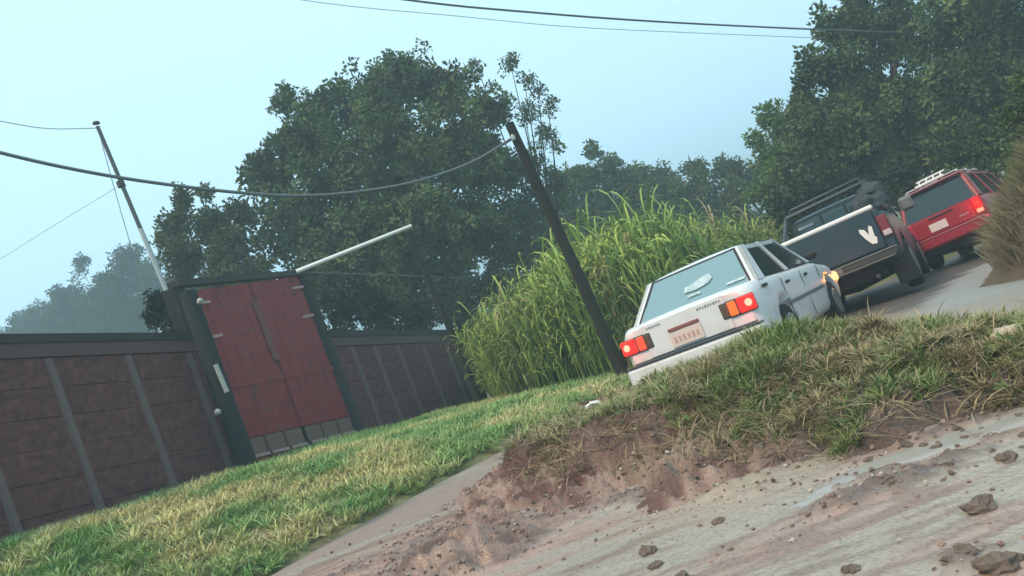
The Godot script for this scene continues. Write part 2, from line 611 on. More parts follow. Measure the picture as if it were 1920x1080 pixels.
func sedan() -> void:
	var t := thing("sedan", "white four-door sedan with brake lights on behind the grassy earth bank", "car")
	var keys := [[0.0, 0.70, 0.32, 0.875, 0.012], [-0.05, 0.765, 0.28, 0.90, 0.016], [-0.14, 0.80, 0.26, 0.918, 0.02], [-0.3, 0.815, 0.24, 0.925, 0.015], [-0.7, 0.825, 0.20, 0.925, 0.01], [-1.6, 0.83, 0.20, 0.905, 0.0], [-2.9, 0.83, 0.20, 0.895, 0.01], [-3.05, 0.825, 0.20, 0.89, 0.02], [-3.9, 0.80, 0.22, 0.80, 0.03], [-4.15, 0.76, 0.26, 0.74, 0.02], [-4.22, 0.70, 0.32, 0.68, 0.01]]
	build(car_body(keys, [[-0.82, 0.30, 0.34], [-3.35, 0.30, 0.34]]), "body", M.white_paint, t)
	cabin(t, {"belt": 0.905, "roof": 1.36, "zr0": -0.42, "zr1": -0.92, "zf1": -2.25, "zf0": -2.95, "wb": 0.775, "wr": 0.60, "crown": 0.035, "pw": [0.105, 0.035, 0.045], "rp": 0.09, "seats": [-1.15, -2.0]}, M.white_paint, M.glass_rear, [0.52])
	for z in [-0.82, -3.35]:
		for s in [-1, 1]: wheel(t, Vector3(s * 0.735, 0.285, z), 0.285, 0.17, M.hub)
	# rear face
	var b := one("bumper", t, M.white_paint, Vector3(0, 0.40, 0.035), Vector3(1.60, 0.20, 0.16), 0.035)
	one("bumper_groove", b, M.dark_grey, Vector3(0, 0.507, 0.045), Vector3(1.56, 0.014, 0.13), 0.003)
	var lid := one("boot_lid", t, M.white_paint, Vector3(0, 0.715, 0.008), Vector3(0.98, 0.36, 0.016), 0.006)
	one("lid_seam", lid, M.dark_grey, Vector3(0, 0.528, 0.006), Vector3(1.46, 0.010, 0.012), 0.002)
	one("plate_lamp_bar", lid, M.red_brown, Vector3(-0.02, 0.745, 0.024), Vector3(0.36, 0.035, 0.03), 0.006)
	for i in 9:
		one("badge_letter", lid, M.badge, Vector3(0.19 + i * 0.031, 0.845 + 0.003 * (i % 2), 0.018), Vector3(0.018, 0.026 - 0.006 * (i % 3), 0.006), 0.001)
	for i in 6:
		one("badge_letter", lid, M.badge, Vector3(-0.42 + i * 0.030, 0.85, 0.018), Vector3(0.017, 0.022, 0.006), 0.001)
	var pl := one("licence_plate", t, M.plate, Vector3(-0.02, 0.635, 0.026), Vector3(0.37, 0.16, 0.012), 0.003)
	for i in 6:
		one("plate_character", pl, M.plate_red, Vector3(-0.15 + i * 0.052, 0.63, 0.034), Vector3(0.026, 0.065 - 0.012 * (i % 2), 0.004), 0.001)
	for s in [-1.0, 1.0]:
		var lamp := one("tail_lamp", t, M.dark_grey, Vector3(s * 0.595, 0.725, 0.000), Vector3(0.38, 0.175, 0.05), 0.014)
		one("brake_lens", lamp, M.red_glow, Vector3(s * 0.695, 0.728, 0.022), Vector3(0.185, 0.16, 0.03), 0.014)
		var core := mb()
		tube(core, [Vector3(s * 0.72, 0.73, 0.03), Vector3(s * 0.72, 0.73, 0.043)], [0.045, 0.034], 14)
		build(core, "brake_bulb", M.core_glow, lamp)
		one("indicator_lens", lamp, M.amber_glow if s > 0 else M.orange_glow, Vector3(s * 0.542, 0.725, 0.022), Vector3(0.09, 0.15, 0.028), 0.01)
		one("reverse_lens", lamp, M.smoke_lens, Vector3(s * 0.454, 0.72, 0.021), Vector3(0.075, 0.145, 0.026), 0.01)
		lamp_light(t, Vector3(s * 0.70, 0.728, 0.07), Color(1, 0.12, 0.08), 0.025)
		one("mirror", t, M.black, Vector3(s * 0.87, 0.965, -2.72), Vector3(0.15, 0.105, 0.08), 0.035)
		# flanks
		for z in [-1.28, -2.22]:
			one("door_handle", t, M.black, Vector3(s * 0.832, 0.775, z), Vector3(0.02, 0.035, 0.13), 0.008)
		for z in [-1.05, -1.98, -2.93]:
			one("door_gap", t, M.dark_grey, Vector3(s * 0.826, 0.56, z), Vector3(0.008, 0.56, 0.008), 0.001)
		one("rub_strip", t, M.grey_plastic, Vector3(s * 0.836, 0.55, -1.95), Vector3(0.018, 0.04, 1.9), 0.006)
		one("vent", t, M.dark_grey, Vector3(s * 0.812, 0.83, -0.42), Vector3(0.012, 0.035, 0.20), 0.004)
		one("front_indicator", t, M.amber_bright, Vector3(s * 0.75, 0.585, -4.06), Vector3(0.11, 0.15, 0.20), 0.03)
	lamp_light(t, Vector3(0.86, 0.585, -4.06), Color(1, 0.55, 0.2), 0.05)
	# stickers on the rear glass
	var gl := Basis(Vector3.RIGHT, atan2(-0.50, 0.455))
	var sk := mb()
	var on_glass := func(x: float, up: float) -> Vector3: return Vector3(x, 0.905 + 0.455 * up, -0.42 - 0.50 * up + 0.012)
	slab(sk, [on_glass.call(-0.10, 0.36), on_glass.call(0.05, 0.33), on_glass.call(0.20, 0.38), on_glass.call(0.25, 0.47), on_glass.call(0.21, 0.60), on_glass.call(0.10, 0.57), on_glass.call(0.0, 0.50), on_glass.call(-0.09, 0.48)], Vector3(0, 0.003, 0.003))
	build(sk, "window_sticker", M.film, t)
	one("window_sticker", t, M.film, Vector3(0.02, 1.015, -0.527), Vector3(0.16, 0.035, 0.004), 0.001, gl)
	one("window_sticker", t, M.film, Vector3(0.52, 0.985, -0.495), Vector3(0.22, 0.035, 0.004), 0.001, gl)
	set_on_road(t, 1.57, 8.3, deg_to_rad(32), 3.4, -0.04, deg_to_rad(2.6))

func pickup() -> void:
	var t := thing("pickup_truck", "dark blue pickup truck with a white strip along its tailgate", "pickup truck")
	var keys := [[0.0, 0.80, 0.52, 1.20, 0.0], [-0.06, 0.83, 0.48, 1.21, 0.0], [-1.9, 0.84, 0.46, 1.21, 0.0], [-2.1, 0.84, 0.34, 1.10, 0.0], [-3.2, 0.84, 0.34, 1.08, 0.02], [-4.3, 0.80, 0.40, 0.98, 0.03], [-4.45, 0.74, 0.46, 0.92, 0.02]]
	build(car_body(keys, [[-1.0, 0.36, 0.42], [-3.6, 0.36, 0.42]]), "body", M.navy_paint, t)
	cabin(t, {"belt": 1.10, "roof": 1.66, "zr0": -2.0, "zr1": -2.08, "zf1": -2.75, "zf0": -3.35, "wb": 0.79, "wr": 0.66, "crown": 0.03, "pw": [0.10, 0.06], "rp": 0.06, "seats": [-2.35]}, M.navy_paint, M.glass_cab, [])
	for x in [-0.2, 0.2]:
		one("window_divider", t, M.black, Vector3(x, 1.37, -2.035), Vector3(0.025, 0.48, 0.03), 0.005, Basis(Vector3.RIGHT, -0.14))
	one("window_sticker", t, M.sticker_grey, Vector3(-0.47, 1.50, -2.04), Vector3(0.26, 0.045, 0.006), 0.001, Basis(Vector3.RIGHT, -0.14))
	for z in [-1.0, -3.6]:
		for s in [-1, 1]: wheel(t, Vector3(s * 0.74, 0.35, z), 0.35, 0.22, M.hub)
	# bed walls and tailgate
	for s in [-1.0, 1.0]:
		one("bed_rail", t, M.navy_paint, Vector3(s * 0.79, 1.24, -0.98), Vector3(0.09, 0.07, 1.86), 0.02)
	var tg := one("tailgate", t, M.navy_paint, Vector3(-0.03, 0.955, 0.018), Vector3(1.42, 0.54, 0.04), 0.014)
	one("tailgate_strip", tg, M.white_trim, Vector3(-0.03, 1.262, 0.012), Vector3(1.50, 0.062, 0.07), 0.018)
	# white two-eared emblem
	var e := mb()
	slab(e, [Vector3(0.46, 0.90, 0.043), Vector3(0.52, 0.79, 0.043), Vector3(0.585, 0.775, 0.043), Vector3(0.61, 0.85, 0.043), Vector3(0.575, 0.905, 0.043), Vector3(0.52, 0.92, 0.043)], Vector3(0, 0, 0.004))
	slab(e, [Vector3(0.47, 0.88, 0.0435), Vector3(0.54, 0.90, 0.0435), Vector3(0.50, 1.01, 0.0435), Vector3(0.44, 1.04, 0.0435), Vector3(0.43, 0.99, 0.0435)], Vector3(0, 0, 0.004))
	slab(e, [Vector3(0.53, 0.90, 0.044), Vector3(0.59, 0.89, 0.044), Vector3(0.605, 1.01, 0.044), Vector3(0.575, 1.04, 0.044), Vector3(0.55, 1.0, 0.044)], Vector3(0, 0, 0.004))
	build(e, "emblem", M.sticker, tg)
	for s in [-1.0, 1.0]:
		var lamp := one("tail_lamp", t, M.dull_red, Vector3(s * 0.755, 0.96, 0.02), Vector3(0.13, 0.30, 0.05), 0.015)
		one("reverse_lens", lamp, M.clear_lens, Vector3(s * 0.755, 0.86, 0.04), Vector3(0.11, 0.08, 0.03), 0.01)
		one("mirror", t, M.grey_plastic, Vector3(s * 0.99, 1.24, -3.02), Vector3(0.22, 0.24, 0.10), 0.05)
	var bp := one("step_bumper", t, M.dark_grey, Vector3(0, 0.60, 0.10), Vector3(1.62, 0.11, 0.22), 0.025)
	one("step_edge", bp, M.grey_plastic, Vector3(0, 0.655, 0.20), Vector3(1.60, 0.018, 0.03), 0.005)
	one("step_edge", bp, M.grey_plastic, Vector3(0, 0.55, 0.21), Vector3(1.5, 0.018, 0.02), 0.005)
	one("licence_plate", t, M.plate_dull, Vector3(-0.1, 0.60, 0.218), Vector3(0.3, 0.09, 0.012), 0.002)
	# hoop over the bed
	var h := mb()
	tube(h, [Vector3(-0.77, 1.25, -1.75), Vector3(-0.76, 1.60, -1.78), Vector3(-0.66, 1.74, -1.80), Vector3(0.66, 1.76, -1.80), Vector3(0.76, 1.62, -1.78), Vector3(0.77, 1.25, -1.75)], [0.032], 10)
	tube(h, [Vector3(-0.60, 1.745, -1.80), Vector3(-0.55, 1.83, -1.80), Vector3(0.55, 1.85, -1.80), Vector3(0.6, 1.76, -1.80)], [0.02], 8)
	tube(h, [Vector3(-0.68, 1.70, -1.80), Vector3(-0.74, 1.26, -0.9)], [0.025], 8)
	tube(h, [Vector3(0.68, 1.72, -1.80), Vector3(0.74, 1.26, -0.9)], [0.025], 8)
	build(h, "roll_bar", M.dark_steel, t)
	one("chassis", t, M.black, Vector3(0, 0.42, -2.2), Vector3(1.1, 0.22, 4.0), 0.03)
	var ax := mb()
	tube(ax, [Vector3(-0.7, 0.35, -1.0), Vector3(0, 0.33, -1.0), Vector3(0.7, 0.35, -1.0)], [0.05, 0.12, 0.05], 10)
	build(ax, "rear_axle", M.black, t)
	# mud flaps, exhaust
	for s in [-1.0, 1.0]:
		one("mud_flap", t, M.mud_stain, Vector3(s * 0.72, 0.33, -0.50), Vector3(0.28, 0.42, 0.015), 0.004)
	var ex := mb()
	tube(ex, [Vector3(0.4, 0.38, -0.6), Vector3(0.42, 0.36, 0.12)], [0.03], 10)
	build(ex, "exhaust_pipe", M.dark_steel, t)
	set_on_road(t, 4.83, 12.15, deg_to_rad(29), 3.6, 0.0, deg_to_rad(3.8), 1.1)
	var cg := thing("tarpaulin_bundle", "dark tarpaulin bundle piled at the right side of the pickup truck's bed", "bundle", t.position)
	cg.basis = t.basis
	var shapes := [[Vector3(0.60, 1.28, -1.25), Vector3(0.28, 0.30, 0.5)], [Vector3(0.68, 1.50, -1.45), Vector3(0.20, 0.20, 0.32)], [Vector3(0.30, 1.18, -1.4), Vector3(0.24, 0.20, 0.4)]]
	for i in shapes.size():
		var o := part(lump(400 + i, 1.0, 0.22), "tarpaulin", M.tarp, cg)
		o.position = shapes[i][0]
		o.scale = shapes[i][1]

func suv() -> void:
	var t := thing("sport_utility_vehicle", "red off-road wagon with a white load on its roof rack", "car")
	var keys := [[0.0, 0.78, 0.42, 1.06, 0.0], [-0.08, 0.84, 0.38, 1.07, 0.0], [-0.6, 0.87, 0.34, 1.07, 0.0], [-3.0, 0.87, 0.34, 1.05, 0.01], [-3.1, 0.86, 0.34, 1.04, 0.02], [-4.3, 0.82, 0.38, 0.96, 0.03], [-4.45, 0.76, 0.44, 0.9, 0.02]]
	build(car_body(keys, [[-0.95, 0.36, 0.41], [-3.55, 0.36, 0.41]]), "body", M.red_paint, t)
	cabin(t, {"belt": 1.055, "roof": 1.66, "zr0": -0.06, "zr1": -0.30, "zf1": -2.35, "zf0": -3.15, "wb": 0.82, "wr": 0.67, "crown": 0.04, "pw": [0.075, 0.04, 0.04, 0.05], "rp": 0.10, "seats": [-1.3, -2.3]}, M.red_paint, M.glass_dark, [0.36, 0.68])
	for z in [-0.95, -3.55]:
		for s in [-1, 1]: wheel(t, Vector3(s * 0.77, 0.36, z), 0.36, 0.22, M.hub)
	one("chassis", t, M.black, Vector3(0, 0.33, -2.2), Vector3(1.2, 0.2, 4.0), 0.03)
	var b := one("bumper", t, M.red_paint, Vector3(0, 0.50, 0.05), Vector3(1.70, 0.22, 0.18), 0.04)
	one("bumper_top", b, M.pink_sheen, Vector3(0, 0.615, 0.07), Vector3(1.5, 0.02, 0.14), 0.006)
	var hatch := one("tailgate", t, M.red_paint, Vector3(0, 0.85, 0.010), Vector3(1.2, 0.36, 0.02), 0.008)
	one("tailgate_handle", hatch, M.dark_red, Vector3(0, 1.0, 0.028), Vector3(0.5, 0.035, 0.025), 0.008)
	for i in 4:
		one("badge_letter", hatch, M.sticker_grey, Vector3(0.33 + i * 0.05, 0.80, 0.023), Vector3(0.028, 0.028, 0.006), 0.002)
	one("licence_plate", t, M.plate_pale, Vector3(-0.12, 0.80, 0.028), Vector3(0.36, 0.17, 0.014), 0.003)
	one("rear_spoiler", t, M.pink_sheen, Vector3(0, 1.665, -0.26), Vector3(1.28, 0.035, 0.16), 0.014)  # roof edge with a painted sky highlight
	for s in [-1.0, 1.0]:
		var lamp := one("tail_lamp", t, M.red_lens if s > 0 else M.rose_lens, Vector3(s * 0.70, 0.86, -0.004), Vector3(0.20, 0.38, 0.09), 0.03)
		one("brake_bulb", lamp, M.red_glow if s > 0 else M.rose_glow, Vector3(s * 0.705, 0.925, 0.045), Vector3(0.13, 0.075, 0.02), 0.01)
		one("indicator_lens", lamp, M.amber_pale if s > 0 else M.rose_lens, Vector3(s * 0.71, 0.75, 0.045), Vector3(0.13, 0.08, 0.02), 0.01)
		one("roof_rail", t, M.pale_metal, Vector3(s * 0.55, 1.735, -1.3), Vector3(0.035, 0.035, 1.7), 0.01)
		one("mirror", t, M.red_paint, Vector3(s * 1.0, 1.14, -2.85), Vector3(0.20, 0.16, 0.10), 0.05)
	for z in [-0.55, -1.3, -2.0]:
		one("rack_bar", t, M.pale_metal, Vector3(0, 1.765, z), Vector3(1.12, 0.03, 0.05), 0.01)
	lamp_light(t, Vector3(0.72, 0.9, 0.12), Color(1, 0.15, 0.1), 0.05)
	var turn := deg_to_rad(43)
	set_on_road(t, 8.30, 15.3, turn, 2.6, 0.12, deg_to_rad(6.5), 0.93)
	# what lies on the rack
	var ld := thing("ladder", "white ladder lying across the roof rack of the red wagon", "ladder", t.position)
	ld.basis = t.basis
	for y in [0.0, 0.10]:
		one("ladder_rail", ld, M.white_trim, Vector3(-0.05, 1.80 + y, -0.62 - y * 2.0), Vector3(0.62, 0.04, 0.04), 0.008)
	for i in 4:
		one("ladder_rung", ld, M.white_trim, Vector3(-0.28 + i * 0.155, 1.85, -0.72), Vector3(0.028, 0.14, 0.028), 0.006, Basis(Vector3.RIGHT, -1.0))

# ------------------------------------------------------------------ the scene

func _ready() -> void:
	rng.seed = 41
	noise.seed = 7; noise.frequency = 0.03; noise.fractal_octaves = 3
	fine.seed = 19; fine.frequency = 0.03; fine.fractal_octaves = 2
	# camera
	var cam := Camera3D.new()
	cam.name = "camera"
	cam.fov = 40.0
	cam.near = 0.05
	cam.far = 3000.0
	add_child(cam)
	cam.look_at_from_position(Vector3(0, 1.35, 0), Vector3(0, 1.35, 0) + Vector3(0.000, 0.040, -0.999), Vector3(0.358, 0.933, 0.038))
	cam.current = true
	# sky and air
	var sky := ProceduralSkyMaterial.new()
	sky.sky_top_color = Color(0.67, 0.79, 0.85)
	sky.sky_horizon_color = Color(0.635, 0.80, 0.885)
	sky.sky_curve = 0.25
	sky.ground_horizon_color = Color(0.45, 0.55, 0.55)
	sky.ground_bottom_color = Color(0.25, 0.28, 0.26)
	sky.sun_angle_max = 2.0
	var env := Environment.new()
	env.background_mode = Environment.BG_SKY
	env.sky = Sky.new()
	env.sky.sky_material = sky
	env.tonemap_mode = Environment.TONE_MAPPER_LINEAR
	env.tonemap_exposure = 2.0
	env.fog_enabled = true
	env.fog_density = 0.0055
	env.fog_light_color = Color(0.75, 0.86, 0.89)
	env.sdfgi_enabled = true
	env.ssao_enabled = true
	env.ssil_enabled = true
	var we := WorldEnvironment.new()
	we.name = "environment"
	we.environment = env
	add_child(we)
	# sun behind thin cloud, from behind and to the left
	var sun := DirectionalLight3D.new()
	sun.name = "sun"
	sun.light_color = Color(1.0, 0.87, 0.71)
	sun.light_energy = 0.5
	sun.light_angular_distance = 12.0
	sun.shadow_enabled = true
	add_child(sun)
	sun.look_at_from_position(Vector3(-5, 9, 4.5), Vector3.ZERO)
	materials()
	land()
	water()
	wall_and_gate()
	poles()
	forest()
	sedan()
	pickup()
	suv()
	debris()
	grasses()

func materials() -> void:
	M.bark = mat(0.07, 0.055, 0.04, 0.95)
	M.leaf = leafmat()
	M.white_paint = mat(0.72, 0.75, 0.76, 0.32)
	M.white_paint.albedo_texture = ntex(0.006, 4, [[0.0, 0.86, 0.84, 0.80], [0.5, 1, 1, 1], [1.0, 0.93, 0.92, 0.9]], 31, 256)
	M.white_paint.uv1_triplanar = true
	M.white_paint.clearcoat_enabled = true
	M.white_paint.clearcoat = 0.4
	M.navy_paint = mat(0.008, 0.030, 0.048, 0.45)
	M.navy_paint.clearcoat_enabled = true
	M.navy_paint.clearcoat = 0.25
	M.red_paint = mat(0.32, 0.006, 0.026, 0.35)
	M.red_paint.clearcoat_enabled = true
	M.red_paint.clearcoat = 0.5
	M.dark_red = mat(0.06, 0.005, 0.012, 0.5)
	M.pink_sheen = mat(0.42, 0.16, 0.20, 0.35)  # red paint with the sky's reflection put into the colour
	M.tarp = mat(0.028, 0.036, 0.036, 0.7)
	M.rubber = mat(0.018, 0.018, 0.018, 0.9)
	M.hub = mat(0.22, 0.22, 0.21, 0.5, 0.4)
	M.black = mat(0.012, 0.014, 0.014, 0.6)
	M.dark_grey = mat(0.04, 0.043, 0.043, 0.7)
	M.grey_plastic = mat(0.16, 0.17, 0.165, 0.6)
	M.dark_cloth = mat(0.03, 0.035, 0.035, 0.95)
	M.dark_steel = mat(0.06, 0.075, 0.075, 0.45, 0.3)
	M.pale_metal = mat(0.6, 0.6, 0.58, 0.4, 0.3)
	M.white_trim = mat(0.80, 0.80, 0.78, 0.4)
	M.sticker = mat(0.82, 0.82, 0.80, 0.6)
	M.film = mat(1, 1, 1, 0.7)
	M.film.albedo_texture = ntex(0.03, 3, [[0.0, 0.22, 0.35, 0.39], [0.45, 0.36, 0.49, 0.52], [1.0, 0.66, 0.74, 0.75]], 61, 128)
	M.film.uv1_triplanar = true
	M.film.uv1_scale = Vector3(3, 3, 3)
	M.sticker_grey = mat(0.42, 0.42, 0.44, 0.6)
	M.badge = mat(0.20, 0.23, 0.24, 0.4, 0.3)
	M.red_brown = mat(0.26, 0.09, 0.075, 0.6)
	M.plate = mat(0.70, 0.58, 0.52, 0.5)
	M.plate_red = mat(0.55, 0.32, 0.27, 0.5)
	M.plate_dull = mat(0.14, 0.14, 0.13, 0.6)
	M.plate_pale = mat(0.72, 0.62, 0.60, 0.5)
	M.smoke_lens = mat(0.10, 0.065, 0.04, 0.25)
	M.clear_lens = mat(0.55, 0.46, 0.46, 0.25)
	M.dull_red = mat(0.20, 0.02, 0.03, 0.3)
	M.red_lens = mat(0.45, 0.012, 0.02, 0.25)
	M.rose_lens = mat(0.45, 0.03, 0.08, 0.3)
	M.mud_stain = mat(0.075, 0.06, 0.05, 0.9)
	for g in [["orange_glow", 0.95, 0.08, 0.03, 0.5], ["red_glow", 0.95, 0.025, 0.02, 0.55], ["core_glow", 1.0, 0.42, 0.28, 0.7], ["amber_glow", 0.85, 0.20, 0.03, 0.32], ["amber_bright", 1.0, 0.62, 0.30, 0.55], ["amber_pale", 1.0, 0.42, 0.26, 0.45], ["rose_glow", 0.7, 0.08, 0.16, 0.15]]:
		var m := mat(g[1] * 0.5, g[2] * 0.5, g[3] * 0.5, 0.3)
		m.emission_enabled = true
		m.emission = lin(g[1], g[2], g[3])
		m.emission_energy_multiplier = g[4]
		M[g[0]] = m
	for g in [["glass_rear", 0.25, 0.39, 0.43, 0.85, 0.2], ["glass_side", 0.02, 0.045, 0.045, 0.6, 0.0], ["glass_cab", 0.06, 0.12, 0.125, 0.55, 0.0], ["glass_dark", 0.03, 0.055, 0.065, 0.7, 0.1]]:  # glass_rear has the reflected sky put into its pale colour
		var m := mat(g[1], g[2], g[3], 0.08, g[5])
		m.transparency = BaseMaterial3D.TRANSPARENCY_ALPHA
		m.albedo_color.a = g[4]
		M[g[0]] = m
	# ground covers; their vertex colours carry soil tones and, on the pavement, painted vehicle shade
	M.soil = mat(1, 1, 1, 0.95)
	M.soil.vertex_color_use_as_albedo = true
	M.soil.albedo_texture = ntex(0.02, 5, [[0.0, 0.62, 0.62, 0.62], [0.5, 0.9, 0.9, 0.9], [1.0, 1, 1, 1]], 5)
	bump(M.soil, 0.03, 6, 1.2, 1.2)
	M.pavement = mat(1, 1, 1, 0.5)
	M.pavement.vertex_color_use_as_albedo = true
	M.pavement.albedo_texture = ntex(0.015, 6, [[0.0, 0.78, 0.78, 0.77], [0.5, 0.93, 0.93, 0.93], [1.0, 1, 1, 1]], 8)
	bump(M.pavement, 0.05, 9, 0.35, 1.0)
	M.water = mat(0.33, 0.32, 0.29, 0.25)
	M.mud = mat(1, 1, 1, 0.36)
	M.mud.vertex_color_use_as_albedo = true
	M.mud.albedo_texture = ntex(0.03, 6, [[0.0, 0.6, 0.57, 0.54], [0.42, 0.9, 0.89, 0.88], [1.0, 1, 1, 1]], 32)
	bump(M.mud, 0.04, 33, 0.7, 1.5)
	M.clay = mat(1, 1, 1, 0.85)
	M.clay.vertex_color_use_as_albedo = true
	M.clay.albedo_texture = ntex(0.03, 6, [[0.0, 0.42, 0.38, 0.36], [0.45, 0.85, 0.84, 0.83], [1.0, 1, 1, 1]], 12)
	bump(M.clay, 0.03, 13, 2.2, 1.6)
	M.clod_red = mat(0.26, 0.16, 0.13, 0.9)
	M.sandstone = mat(0.55, 0.45, 0.34, 0.9)
	M.clod = mat(0.20, 0.15, 0.12, 0.95)
	M.clod.albedo_texture = ntex(0.03, 4, [[0.0, 0.5, 0.5, 0.5], [1.0, 1, 1, 1]], 14, 256)
	bump(M.clod, 0.04, 15, 1.2, 5.0)
	# wall and gate
	M.wall = mat(1, 1, 1, 0.95)
	M.wall.albedo_texture = ntex(0.016, 6, [[0.0, 0.04, 0.017, 0.016], [0.3, 0.08, 0.031, 0.029], [0.5, 0.105, 0.039, 0.036], [0.7, 0.135, 0.05, 0.045], [1.0, 0.18, 0.10, 0.08]], 21, 1024)
	bump(M.wall, 0.02, 22, 0.8, 0.35)
	M.wall_post = mat(0.135, 0.095, 0.085, 0.9)
	bump(M.wall_post, 0.03, 23, 0.6, 2.0)
	M.coping = mat(0.032, 0.030, 0.028, 0.95)
	bump(M.coping, 0.03, 24, 0.8, 2.0)
	M.ledge = mat(0.10, 0.055, 0.052, 0.95)
	M.gate_red = mat(1, 1, 1, 0.6)
	M.gate_red.albedo_texture = ntex(0.012, 5, [[0.0, 0.085, 0.034, 0.026], [0.38, 0.20, 0.018, 0.020], [0.62, 0.25, 0.018, 0.022], [0.85, 0.16, 0.045, 0.035], [1.0, 0.17, 0.085, 0.062]], 25, 512)
	M.gate_red.uv1_triplanar = true
	M.gate_red.uv1_world_triplanar = true
	M.gate_red.uv1_scale = Vector3(0.5, 0.5, 0.5)
	M.gate_low = mat(0.17, 0.11, 0.085, 0.9)
	M.gate_strip = mat(0.42, 0.27, 0.25, 0.6)
	M.gate_bar = mat(0.17, 0.055, 0.05, 0.7)
	M.beam = mat(0.05, 0.045, 0.04, 0.95)
	M.pillar = mat(0.013, 0.018, 0.018, 0.85)
	M.creosote = mat(0.018, 0.019, 0.015, 0.95)
	bump(M.creosote, 0.04, 26, 0.9, 2.0)
	M.mast = mat(0.42, 0.45, 0.44, 0.5, 0.2)
	M.mast_backlit = mat(0.07, 0.085, 0.09, 0.6)  # backlighting against the bright sky, put into the mast's upper colour
	M.cable = mat(0.10, 0.13, 0.13, 0.7)
	M.cable_pale = mat(0.30, 0.38, 0.38, 0.7)
	M.pale_worn = mat(0.38, 0.40, 0.39, 0.7)
	M.white_pipe = mat(0.72, 0.76, 0.74, 0.5)
	M.blade = leafmat(0.7, 0.4)
	sprays = {"broad": leaf_spray(40, 0.46, 0.15, 3), "small": leaf_spray(36, 0.42, 0.13, 4), "fine": leaf_spray(34, 0.36, 0.10, 5)}

func grid_mesh(xs: Array, ds: Array, height: Callable, color: Callable, keep: Callable) -> SurfaceTool:
	var st := SurfaceTool.new()
	st.begin(Mesh.PRIMITIVE_TRIANGLES)
	var id := {}
	var n := 0
	var w := xs.size()
	st.set_smooth_group(1)
	var ok := PackedByteArray()
	ok.resize(w * ds.size())
	for j in ds.size():
		for i in w:
			ok[j * w + i] = 1 if keep.call(xs[i], ds[j]) else 0
	for j in ds.size():
		for i in w:
			var near := false
			for b in [-1, 0, 1]:
				for a in [-1, 0, 1]:
					var i2: int = i + a
					var j2: int = j + b
					if i2 >= 0 and j2 >= 0 and i2 < w and j2 < ds.size() and ok[j2 * w + i2] == 1: near = true
			if near:
				st.set_color(color.call(xs[i], ds[j]))
				st.add_vertex(Vector3(xs[i], height.call(xs[i], ds[j]), -ds[j]))
				id[j * w + i] = n
				n += 1
	for j in ds.size() - 1:
		for i in w - 1:
			var k := j * w + i
			if ok[k] + ok[k + 1] + ok[k + w] + ok[k + w + 1] > 0:
				var a: int = id[k]
				var b: int = id[k + 1]
				var c: int = id[k + w]
				var d: int = id[k + w + 1]
				for q in [a, c, b, b, c, d]: st.add_index(q)
	return st

func mixc(a: Color, b: Color, f: float) -> Color:
	return a.lerp(b, clampf(f, 0.0, 1.0))

